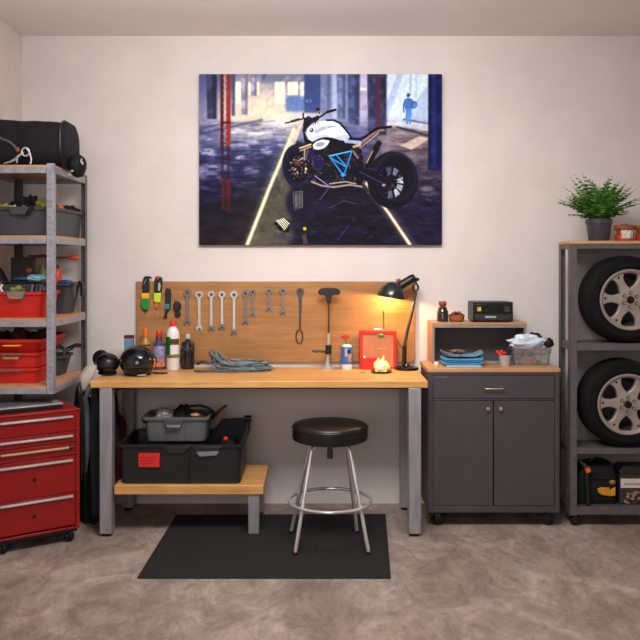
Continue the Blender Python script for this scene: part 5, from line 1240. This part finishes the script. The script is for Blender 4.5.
# third shelf
bin_(-1.805, PX(45,yb), yb, 4.60, LV[2], .140, binred, 'wide red bin with a grey clip on the third shelf', (PX(5.6,yb-.01), PX(25,yb-.01), -.003, .042, gripgrey), taper=.02, group='bins on the left shelving')
MB().prism([(PX(9.5,yb), LV[2]+.113), (PX(20.5,yb), LV[2]+.113), (PX(19.5,yb), LV[2]+.105), (PX(10.5,yb), LV[2]+.105)], yb-.014, yb-.0125).build('orange_inlay', orange, bpy.data.objects['storage_bin.001'])
bin_(-1.72, -1.436, 4.625, 4.86, LV[2], .180, bingrey, 'dark grey bin behind the wide red bin on the third shelf', None, taper=.03, ribs=2, group='bins on the left shelving')
rz = LV[2]+.140
t = thing('parts_case', (PX(24,4.42), 4.45, rz-.03), 'black see-through case lying inside the wide red bin', 'case')
m_ = MB(); m_.box(PX(2,4.36), PX(40,4.36), 4.36, 4.55, rz-.055, rz+.046); m_.build('case_body', pm('smoky_case', (40,40,44), .16, 0, .3, 40, coat=.5), t, bevel=.006)
m_ = MB(); m_.box(PX(1,4.355), PX(41.5,4.355), 4.355, 4.556, rz+.0465, rz+.056); m_.build('case_lid', black, t, bevel=.003)
m_ = MB(); m_.tube([(PX(2,4.35), 4.353, rz+.04), (PX(.4,4.35), 4.35, rz+.02), (PX(2.6,4.35), 4.353, rz-.006)], .007, 8); m_.build('pale_clasp', white, t)
for k, (px, dz, r, mt) in enumerate(((13,.002,(.018,.006,.012),clotholive),(18,.010,(.02,.006,.014),clotholive),(22,.0,(.015,.006,.012),pm('olive_scrap', (112,96,50), .6, 0, .3, 40)))):
    m_ = MB(); m_.ball((PX(px,4.355), 4.356, rz+.010+dz), r, 12, 7, 0, .4, 8, k); m_.build('yellow_scrap', mt, t)
for k, px in enumerate((30, 34.6, 38.4)):
    MB().tube([(PX(px,4.336), 4.338, rz-.035), (PX(px+3,4.345), 4.346, rz+.040)], [.009,.007], 10).build('screwdriver', clothgrey if k != 1 else iron, None, ('grey screwdriver handle standing in the red bin, left of two others', 'dark screwdriver handle in the middle of three in the red bin', 'grey screwdriver handle nearest the post in the red bin')[k], 'screwdriver', 'screwdrivers in the red bin')
zc = rz+.0565
rag('cloth', (PX(23,4.42), 4.42, zc+.010), (.055,.05,.012), pm('deep_blue_cloth', (38,82,122), .8, 0, .15, 20), 'flat deep blue cloth on the case in the red bin', 'cloth', 31, .3, 7)
rag('cloth', (PX(37,4.40), 4.40, zc+.016), (.045,.04,.020), pm('sky_white_cloth', (146,196,220), .8, 0, .3, 16, .2, 40), 'pale blue and white cloth bunched on the case near the post', 'cloth', 33, .4, 6)
t = thing('dark_box', (PX(22,4.52), 4.50, zc), 'dark brown box standing on the case in the red bin', 'box')
MB().box(PX(10.5,4.48), PX(33,4.48), 4.48, 4.54, zc, PZ(257.5,4.48)).build('box_body', pm('dark_brown_card', (42,36,34), .6, 0, .25, 30), t, bevel=.005)
MB().ball((PX(28,4.475), 4.479, PZ(270.5,4.48)), (.018,.004,.014), 12, 7, 0, .4, 7, 3).build('brown_sticker', amber, t)
y_ = 4.70; zg = LV[2]+.180
t = thing('red_bottle', (PX(57,y_), y_, zg-.03), 'red-orange bottle showing right of the post on the third shelf', 'bottle')
m_ = MB(); m_.lathe([(0,0),(.026,0),(.028,.01),(.028,.085),(.018,.11),(.012,.115),(0,.115)], (PX(57,y_), y_, zg-.03), n=22); m_.build('bottle_body', pm('red_orange_plastic', (210,62,34), .4, 0, .12, 20), t)
m_ = MB(); m_.lathe([(0,.1155),(.014,.1155),(.012,.135),(0,.136)], (PX(57,y_), y_, zg-.03), n=16); m_.build('cap', black, t)
t = thing('green_bottle', (PX(42,y_), y_, zg-.03), 'pale green and red bottle showing left of the post on the third shelf', 'bottle')
m_ = MB(); m_.lathe([(0,0),(.03,0),(.03,.09),(.016,.115),(.012,.135),(0,.136)], (PX(42,y_), y_, zg-.03), n=22); m_.build('bottle_body', pm('pale_green_plastic', (140,150,96), .4, 0, .25, 20), t)
m_ = MB(); m_.lathe([(.029,.01),(.0308,.012),(.0308,.06),(.029,.062),(.029,.01)], (PX(42,y_), y_, zg-.03), n=22); m_.build('red_label', redplastic, t)
rag('cloth', (PX(64,4.68), 4.70, zg+.006), (.04,.05,.012), blueplastic, 'small bright blue cloth lying on the rear grey bin', 'cloth', 35, .3, 7)
for k, (px, mt, lb) in enumerate(((60,clothgrey,'grey strap hanging over the rear grey bin, left one'),(75,clothblack,'black strap hanging over the rear grey bin, middle one'),(80,clothgrey,'grey strap at the far right of the rear grey bin'))):
    yy = (4.655, 4.79, 4.83)[k]
    MB().tube([(-1.44+.008, yy-.03, zg+.004), (-1.44+.010, yy, zg-.01), (-1.44+.006, yy+.02, zg-.06), (-1.44-.0+.002, yy+.025, zg-.085)], [.008,.009,.008,.005], 8).build('strap', mt, None, lb, 'strap', 'straps over the rear grey bin')
t = thing('long_saw', (PX(56,4.80), 4.80, zg+.02), 'long thin orange-red tool lying across the back of the third shelf', 'hand tool')
m_ = MB(); m_.tube([(PX(28,4.82), 4.82, PZ(256,4.82)), (PX(36,4.82), 4.82, PZ(256.5,4.82)), (PX(44,4.82), 4.82, PZ(255.6,4.82)), (PX(54,4.82), 4.82, PZ(258,4.82)), (PX(68,4.82), 4.82, PZ(257.6,4.82))], [.006,.008,.010,.006,.006], 8); m_.build('blade', pm('dark_orange_red', (160,48,34), .45, 0, .15, 20), t)
m_ = MB(); m_.tube([(PX(68,4.82), 4.82, PZ(257.4,4.82)), (PX(71,4.82), 4.82, PZ(257.2,4.82)), (PX(76,4.82), 4.82, PZ(258,4.82)), (PX(80,4.82), 4.82, PZ(258.2,4.82))], [.008,.014,.013,.006], 10); m_.build('handle', pm('orange_red_grip', (220,76,40), .45, 0, .1, 20), t)
m_ = MB(); m_.tube([(PX(46,4.82), 4.83, PZ(256.5,4.82)), (PX(46,4.82), 4.835, zg-.02)], .006, 8); m_.build('prop', iron, t)
m_ = MB(); m_.loft([rrect(PX(2,4.42)-.06, 4.44, .16, .08, .02, zc), rrect(PX(2,4.42)-.07, 4.44, .12, .07, .02, zc+.06), rrect(PX(2,4.42)-.09, 4.44, .06, .05, .015, zc+.11)]); m_.build('wedge_pouch', nylon, None, 'black wedge-shaped pouch at the left end of the third shelf', 'pouch', angle=60)
# bottom shelf: three stacked red boxes
yq = 4.325; q0 = -1.80
H4 = [(LV[3], .085, 4.58, 37.6), (LV[3]+.0855, .083, 4.58, 38)]
for i, (z, h, y1, px) in enumerate(H4):
    bin_(q0, PX(px+1.5,yq), yq, y1, z, h, binred, ('red box at the bottom of the stack of three on the lowest shelf', 'red box in the middle of the stack of three on the lowest shelf')[i], ((q0+.02, PX(24,yq), .006, .010, wrenchdull), (PX(0,yq), PX(25,yq), .004, .010, wrenchdull))[i], taper=.010, group='red boxes on the lowest shelf', name='stacked_box')
z = LV[3]+.169
bin_(q0, PX(42,yq), yq, 4.80, z, .072, binred, 'red open box on top of the stack on the lowest shelf', (PX(2,yq), PX(22,yq), .030, .008, yellow), taper=.022, group='red boxes on the lowest shelf', name='stacked_box')
MB().prism([(PX(3,yq), LV[3]+.148), (PX(20,yq), LV[3]+.148), (PX(18.6,yq), LV[3]+.134), (PX(4.4,yq), LV[3]+.134)], yq-.013, yq+.006).build('latch', pm('amber_latch', (200,120,50), .5, 0, .15, 20), bpy.data.objects['stacked_box.001'], bevel=.002)
for k, (px, yy, r, mt, lb) in enumerate(((2,4.44,(.045,.07,.03),clothblack,'black rag at the left in the top red box'),(20,4.46,(.046,.07,.042),pm('maroon_cloth', (72,22,22), .85, 0, .25, 20, .3, 50),'dark maroon rag in the middle of the top red box'),(38,4.50,(.044,.07,.034),clothblack,'black rag at the right in the top red box'),(45,4.68,(.05,.06,.024),pm('maroon_cloth', (72,22,22)),'small maroon rag at the back of the top red box'))):
    rag('rag', (PX(px,yy), yy, z+.072+.004), r, mt, lb, 'rag', 40+k, .45, 7, 'rags in the top red box')
MB().ball((PX(34,4.44), 4.44, z+.112), (.022,.02,.008), 14, 8, 0, .3, 7, 3).build('metal_scrap', wrenchsteel, None, 'small shiny metal piece on the rags in the top red box', 'metal piece')
bin_(-1.66, -1.478, 4.60, 4.82, LV[3], .118, bingrey, 'small dark grey bin of black tools behind the red stack', None, taper=.022, ribs=1, group='bins on the left shelving')
for k, (a, b, c2, d2) in enumerate((((-1.50,4.66),(-1.47,4.70),.03,.05),((-1.51,4.75),(-1.45,4.79),.045,.055),((-1.56,4.68),(-1.53,4.72),.05,.04))):
    m_ = MB(); m_.tube([(a[0], a[1], LV[3]+.118+c2-.075), (a[0]+.005, a[1]+.01, LV[3]+.118+c2-.02), (b[0]-.01, b[1]-.01, LV[3]+.118+c2), (b[0]+.02, b[1], LV[3]+.118+d2-.012)], [.010,.012,.013,.012], 8)
    m_.build('pliers', black, None, ('black tool handle leaning out of the small grey bin, nearest the post', 'black tool handle reaching farthest right from the small grey bin', 'black tool handle standing at the back of the small grey bin')[k], 'tool', 'tools in the small grey bin')

# ------------------------------------------------------------------ red drawer chest, turned towards the room
CW, CD, cth = .43, .335, 0
Rc = Vector((-1.288, 4.29, 0))
ch = thing('drawer_chest', (Rc.x, Rc.y, 0), 'red metal drawer chest with silver handles on casters at the left', 'drawer chest', None, R(33.5))
# local frame: x runs left to right along the front and ends at 0, y runs back
def lb_(x0, x1, y0, y1, z0, z1): return MB().box(x0, x1, y0, y1, z0, z1)
zb_, zt_ = .076, .715
fw = .020
b = MB(); b.box(-CW, -CW+fw, 0, CD, zb_, zt_-.012); b.box(-fw, 0, 0, CD, zb_, zt_-.012); b.box(-CW+fw, -fw, 0, CD, zb_, zb_+.012); b.box(-CW+fw, -fw, CD-.01, CD, zb_+.012, zt_-.012); b.box(-CW+fw, -fw, .0, CD-.01, zt_-.030, zt_-.012)
b.build('body', chestred, ch, bevel=.002, local=True)
MB().box(-CW-.002, .002, -.004, CD, zt_-.0118, zt_).build('top_panel', chestred, ch, bevel=.003, local=True)
MB().box(-CW+.01, -.01, .012, CD-.01, .058, zb_-.0005).build('base_frame', black, ch, local=True)
DR = [(.684,.600,.676,0),(.596,.541,.573,0),(.537,.472,.514,1),(.468,.273,.443,0),(.269,.097,.252,0)]
for i, (a, c2, hz_, k) in enumerate(DR):
    d_ = MB().box(-CW+fw+.002, -fw-.002, .0025, .30, c2, a).build('drawer', chestred, ch, bevel=.0015, local=True)
    m_ = MB()
    if k:
        m_.tube([(-CW+.026, -.010, hz_), (-.062, -.010, hz_)], .0065, 10); m_.box(-CW+.03, -CW+.04, -.008, .003, hz_-.004, hz_+.004); m_.box(-.075, -.065, -.008, .003, hz_-.004, hz_+.004)
        h_ = m_.build('handle', brass, d_, local=True)
        q = MB(); q.cyl((-.062, -.010, hz_), (-.036, -.010, hz_), .0085, n=12); q.build('handle_cap', black, d_, local=True)
    else:
        m_.loft([[(x, -.012, hz_-.005), (x, -.012, hz_+.002), (x, -.004, hz_+.006), (x, .003, hz_+.006), (x, .003, hz_-.005)] for x in (-CW+.024, -.038)])
        m_.build('handle', wrenchsteel, d_, bevel=.0012, local=True)
    if i > 2:
        m_ = MB(); lx = -.235; lz = hz_-.076
        m_.cyl((lx, .0005, lz), (lx, .004, lz), .009, n=16); m_.box(lx-.015, lx-.006, .001, .003, lz-.003, lz+.003); m_.build('lock', pm('lock_dark', (58,16,16), .4, .4, .1, 20), d_, local=True)
def lcaster(x, y):
    c = MB(); c.box(x-.02, x+.02, y-.022, y+.022, .0555, .0575); c.box(x-.006, x+.012, y-.021, y-.018, .026, .0557); c.box(x-.012, x+.006, y+.018, y+.021, .026, .0557)
    o = c.build('caster', black, ch, bevel=.001, local=True)
    w = MB(); w.lathe([(.005,-.010),(.022,-.010),(.0265,-.006),(.0275,0),(.0265,.006),(.022,.010),(.005,.010)], (x, y, .0275), (-.35,1,0), 28); w.lathe([(0,-.0175),(.010,-.0165),(.010,-.012),(0,-.011)], (x, y, .0275), (-.35,1,0), 14); w.lathe([(0,.0175),(.010,.0165),(.010,.012),(0,.011)], (x, y, .0275), (-.35,1,0), 14)
    w.build('caster_wheel', blackgloss, o, local=True)
for x, y in ((-.045,.035),(-CW+.045,.035),(-.045,CD-.045),(-CW+.045,CD-.045)): lcaster(x, y)
# tray on the chest
tr = thing('flat_case', (Rc.x, Rc.y, zt_), 'flat black case with a silver lid edge lying on the red chest', 'case', None, R(33.5))
MB().box(-CW+.02, -.075, .055, .28, zt_+.0005-zt_, .022).build('case_body', black, tr, bevel=.004, local=True)
MB().box(-CW+.018, -.073, .052, .283, .0222, .0275).build('silver_edge', wrenchsteel, tr, bevel=.0015, local=True)
MB().box(-CW+.03, -.12, .075, .262, .0277, .031).build('lid_panel', pm('lid_grey', (112,116,124), .35, .3, .1, 16), tr, bevel=.001, local=True)

# ------------------------------------------------------------------ dark clothes hanging between chest and bench
def hang(name, path, mat, label, cat, folds=5, seed=0, group=None, amp=.28):
    """cloth column: (px, py, y, half width, half depth)"""
    m_ = MB(); n = 44; rings = []; P = np.array(path, float); K = 30
    tt = np.linspace(0, len(P)-1, K)
    for i, u in enumerate(tt):
        px, py, yy, w, d = [np.interp(u, range(len(P)), P[:,k]) for k in range(5)]
        ring = []
        for j in range(n):
            a = 2*math.pi*j/n
            f = 1+amp*math.sin(folds*a+seed+1.1*math.sin(i*.21+seed))+amp*.5*noise.noise(Vector((math.cos(a)*2, math.sin(a)*2, i*.12+seed)))
            ring.append((PX(px,yy)+w*f*math.cos(a), yy+d*f*math.sin(a), PZ(py,yy)+.008*math.sin(3*a+i*.3)))
        rings.append(ring)
    m_.loft(rings)
    return m_.build(name, mat, None, label, cat, group, angle=75)
gp = 'clothes hanging between chest and bench'
hang('hanging_jacket', ((84,385,4.62,.03,.03),(87,388,4.62,.055,.05),(90,410,4.62,.072,.055),(91,450,4.62,.07,.055),(91.5,500,4.62,.062,.05),(92,528,4.62,.045,.04)), clothblack, 'black jacket hanging between the red chest and the bench leg', 'jacket', 6, 1, gp)
hang('hanging_strap_bag', ((85,398,4.50,.012,.008),(86,410,4.50,.018,.012),(86.5,430,4.495,.02,.014),(86,455,4.49,.018,.012),(85.5,472,4.49,.008,.006)), clothgrey, 'grey cloth strip hanging in front of the black jacket', 'cloth', 3, 2, gp, .2)
hang('hanging_jacket', ((94,392,4.47,.016,.01),(96,402,4.47,.026,.014),(96.5,430,4.47,.028,.016),(96,470,4.47,.026,.016),(95.5,515,4.47,.02,.014)), pm('dark_navy_cloth', (24,30,36), .9, 0, .2, 14, .4, 40), 'dark navy jacket sleeve hanging beside the front bench leg', 'jacket', 4, 5, gp)
hang('hanging_cloth', ((117,414,4.74,.02,.02),(118,424,4.74,.036,.03),(118,460,4.74,.036,.035),(118,478,4.74,.03,.03)), clothred, 'dark red cloth hanging behind the front left bench leg', 'cloth', 4, 3, gp)
hang('hanging_cloth', ((114,392,4.60,.014,.02),(114,404,4.60,.022,.024),(114,440,4.60,.022,.024),(113,470,4.60,.016,.02)), clothblack, 'black cloth hanging behind the front left bench leg', 'cloth', 5, 4, gp)
m_ = MB(); m_.ball((PX(91.5,4.52), 4.52, PZ(395.5,4.52)), (.012,.01,.011), 12, 8); m_.build('key_fob', white, None, 'small white fob among the dark clothes at the bench end', 'fob')
m_ = MB(); yy = 4.45
for a, b in ((80,382),(78.6,390),(82,396)): m_.tube([(PX(a,yy), yy, PZ(b,yy)), (PX(a+2,yy), yy-.01, PZ(b+10,yy)), (PX(a+3,yy), yy-.012, PZ(b+40,yy)), (PX(a+3.4,yy), yy-.01, PZ(b+90,yy))], .006, 6)
m_.build('cable_bundle', black, None, 'black cables hanging down beside the red drawer chest', 'cable')

# ------------------------------------------------------------------ crates on the low bench shelf
y0 = 4.39; X = lambda p: PX(p, y0)
cr = thing('crate', ((X(119)+X(243))/2, 4.56, sz), 'big black crate with a red label on the low bench shelf', 'crate')
h_ = PZ(444.5, y0)-sz
m_ = MB(); tub(m_, (X(117)+X(243.5))/2, 4.585, X(243.5)-X(117)-.02, .385, sz+.0008, h_, .010, .005, .010, .03)
m_.build('crate_body', binblack, cr)
# raised back and right rim
m_ = MB()
xr, yb2 = X(242.5)-.012, 4.77
m_.loft([[(x, yb2-.004, sz+h_-.004), (x, yb2+.012, sz+h_-.004), (x, yb2+.012, sz+h_+zz), (x, yb2-.004, sz+h_+zz)] for x, zz in ((X(120)+.01,.006),(X(205),.006),(X(214),.066),(xr+.02,.074))])
m_.loft([[(xr-.002, yy, sz+h_-.004), (xr+.012, yy, sz+h_-.004), (xr+.012, yy, sz+h_+zz), (xr-.002, yy, sz+h_+zz)] for yy, zz in ((4.395,.0),(4.46,.01),(4.70,.066),(4.776,.074))])
m_.build('raised_rim', binblack, cr, bevel=.003)
m_ = MB(); m_.cyl((xr-.01, yb2-.03, sz+h_+.074), (xr+.03, yb2-.03, sz+h_+.074), .02, n=16); m_.build('hinge_knob', black, cr, bevel=.003)
yfr = 4.385
MB().box(PX(138.4,yfr), PX(159.6,yfr), yfr-.004, yfr+.022, PZ(467,yfr), PZ(453.4,yfr)).build('red_label', redplastic, cr, bevel=.002)
m_ = MB()
for k, zz in enumerate((457.6, 460.6, 463.4)): m_.box(PX(141,yfr), PX(156-2*k,yfr), yfr-.0048, yfr-.0035, PZ(zz+.5,yfr), PZ(zz-.4,yfr))
m_.build('faint_lettering', pm('dark_red_ink', (150,26,20), .5, 0, .15, 60), cr)
m_ = MB(); m_.prism([(PX(a,yfr), PZ(b,yfr)) for a, b in ((192,446.4),(222,446.4),(218.6,452),(216,456),(200,456.4),(196.4,452.6))], yfr-.006, yfr+.02); m_.build('front_grip', binblack, cr, bevel=.003)
m_ = MB(); m_.prism([(PX(a,yfr), PZ(b,yfr)) for a, b in ((196.4,451.6),(219,451.2),(216.6,455.2),(199.6,456.2))], yfr-.010, yfr-.005); m_.build('pale_latch', pm('latch_grey', (128,132,140), .35, .2, .1, 20), cr, bevel=.0015)
m_ = MB(); m_.prism([(PX(a,yfr), PZ(b,yfr)) for a, b in ((163,446.6),(190,446.6),(187,451),(183,453.4),(170,453.4),(166,451))], yfr-.004, yfr+.02); m_.build('front_ledge', binblack, cr, bevel=.003)
MB().obox((PX(188,yfr), yfr-.002, sz+.012), (.006,0,0), (0,.02,0), (.004,-.006,h_-.05)).build('front_rib', binblack, cr, bevel=.002)
# grey bin standing in the crate
zin = PZ(442, 4.44); y0 = 4.44; X = lambda p: PX(p, y0)
sb = thing('storage_bin', ((X(143)+X(208))/2, 4.55, zin), 'grey bin of tools and cables standing inside the black crate', 'storage bin', 'bins under the workbench')
h2 = PZ(417.4, y0)-zin
m_ = MB(); tub(m_, (X(141)+X(209))/2, 4.565, X(209)-X(141)-.02, .23, zin, h2, .016, .004, .009, .03, 2)
m_.build('bin_body', pm('mid_grey_bin_plastic', (92,94,98), .5, 0, .06, 16), sb)
m_ = MB(); m_.prism([(X(a), PZ(b,y0)) for a, b in ((164,419.6),(183.6,419.6),(182.6,424),(180.6,427),(167,427),(165,424))], y0-.010, y0+.02); m_.build('grip', bingrey, sb, bevel=.003)
m_ = MB(); m_.prism([(X(a), PZ(b,y0)) for a, b in ((166.4,424.6),(181.4,424.6),(180.4,427.2),(167.4,427.2))], y0-.013, y0-.009); m_.build('pale_grip_edge', pm('latch_grey', (128,132,140)), sb, bevel=.001)
zr = zin+h2
for k, (px, yy, dz, r, mt, lb, nm) in enumerate(((148,4.50,.004,(.032,.05,.026),clothblack,'black rag at the left of the grey bin in the crate','rag'),(164,4.52,.020,(.046,.05,.036),pm('silver_foil', (150,146,138), .45, .3, .15, 20, .3, 40),'shiny grey bundle in the grey bin inside the crate','bundle'),(183,4.56,.022,(.046,.06,.045),clothblack,'black rag heaped in the middle of the bin in the crate','rag'),(199,4.53,.006,(.036,.05,.030),pm('dark_brown_rag', (58,44,36), .85, 0, .25, 20, .3, 50),'dark brown rag at the right of the bin in the crate','rag'))):
    rag(nm, (PX(px,yy), yy, zr-.02+dz), r, mt, lb, 'rag' if nm == 'rag' else 'bundle', 60+k, .42, 7)
for k, (pts, r, mt, lb) in enumerate(((((156,411),(162,412),(172,414),(180,416)),.006,iron,'thin dark rod lying across the bin in the crate'),(((180,416),(190,406.5),(200,406),(209,409),(214,414),(211,420)),.007,black,'black hose looping over the right of the bin in the crate'),(((212,420),(216,414),(222,409),(226,406.5)),.009,iron,'dark bar pointing up right from the bin in the crate'),(((216,425),(217.5,419),(220,413)),.010,cabletan,'tan wooden handle standing behind the bin in the crate'))):
    MB().tube([(PX(a,4.57), 4.57+.02*k, PZ(b,4.57)) for a, b in pts], r, 8).build(('rod','hose','pry_bar','hammer_shaft')[k], mt, None, lb, ('rod','hose','tool','tool')[k])
m_ = MB(); m_.ball((PX(195,4.46), 4.462, zr+.010), (.026,.014,.010), 14, 8, 0, .2, 7, 2); m_.build('wooden_block', cabletan, None, 'small tan wooden piece on the rim of the bin in the crate', 'wood piece')
m_ = MB(); m_.cyl((PX(226,4.56), 4.56, PZ(440.5,4.56)), (PX(226,4.56), 4.545, PZ(437.6,4.56)), .012, n=14); m_.build('red_cap', redplastic, None, 'small red cap inside the black crate, right of the grey bin', 'ball')  # a loose red cap, drawn as a short cylinder
rag('rag', (PX(226,4.60), 4.62, sz+.105), (.066,.1,.09), clothblack, 'black cloth filling the right side of the black crate', 'rag', 71, .3, 6)
# ------------------------------------------------------------------ light
def area(name, loc, target, sx, sy, power, col, spread=180):
    l = bpy.data.lights.new(name, 'AREA'); l.shape = 'RECTANGLE'; l.size = sx; l.size_y = sy; l.energy = power; l.color = col; l.spread = R(spread)
    o = bpy.data.objects.new(name, l); COL.objects.link(o); o.location = loc
    o.rotation_euler = (Vector(target)-Vector(loc)).to_track_quat('-Z', 'Y').to_euler()
    return o
area('ceiling_lamp_light', (.15, 2.85, CH-.08), (.15, 2.85, .9), 1.5, .4, 29, (1, .985, .975), 170)
area('wall_fill_light', (.05, 2.6, CH-.12), (.1, WY, 1.5), 1.2, .5, 18, (1, .985, .975), 110)  # unseen light added to brighten the back wall above the bench
area('front_fill_light', (-.5, -1.3, 1.75), (.05, 4.9, 1.35), 2.2, 1.5, 10.5, (1, .985, .98), 100)  # soft light added behind the camera to lift the shade under the bench
area('ceiling_fill_light', (-.35, 2.9, CH-.6), (-.35, 3.1, CH), 1.9, .5, 21, (1, .985, .975))  # unseen up-facing light added to brighten the ceiling
l = bpy.data.lights.new('desk_bulb_light', 'POINT'); l.energy = 10; l.color = (1, .62, .26); l.shadow_soft_size = .018
o = bpy.data.objects.new('desk_bulb_light', l); COL.objects.link(o); o.location = bulb-dirv*.012
w = bpy.data.worlds.new('room_ambient'); sc.world = w; w.use_nodes = True
w.node_tree.nodes['Background'].inputs[0].default_value = (1, .96, .93, 1); w.node_tree.nodes['Background'].inputs[1].default_value = .03
# ------------------------------------------------------------------ camera
cd = bpy.data.cameras.new('camera'); cam = bpy.data.objects.new('camera', cd); COL.objects.link(cam)
cam.location = (0, 0, EYE); cam.rotation_euler = (R(90), 0, 0)
cd.sensor_width = 36; cd.lens = F/640*36; cd.shift_y = -(320-HY)/640; cd.clip_start = .05
sc.camera = cam
sc.view_settings.view_transform = 'Standard'; sc.view_settings.look = 'None'; sc.view_settings.gamma = 1; sc.view_settings.use_curve_mapping = False
sc.view_settings.exposure = 0.25
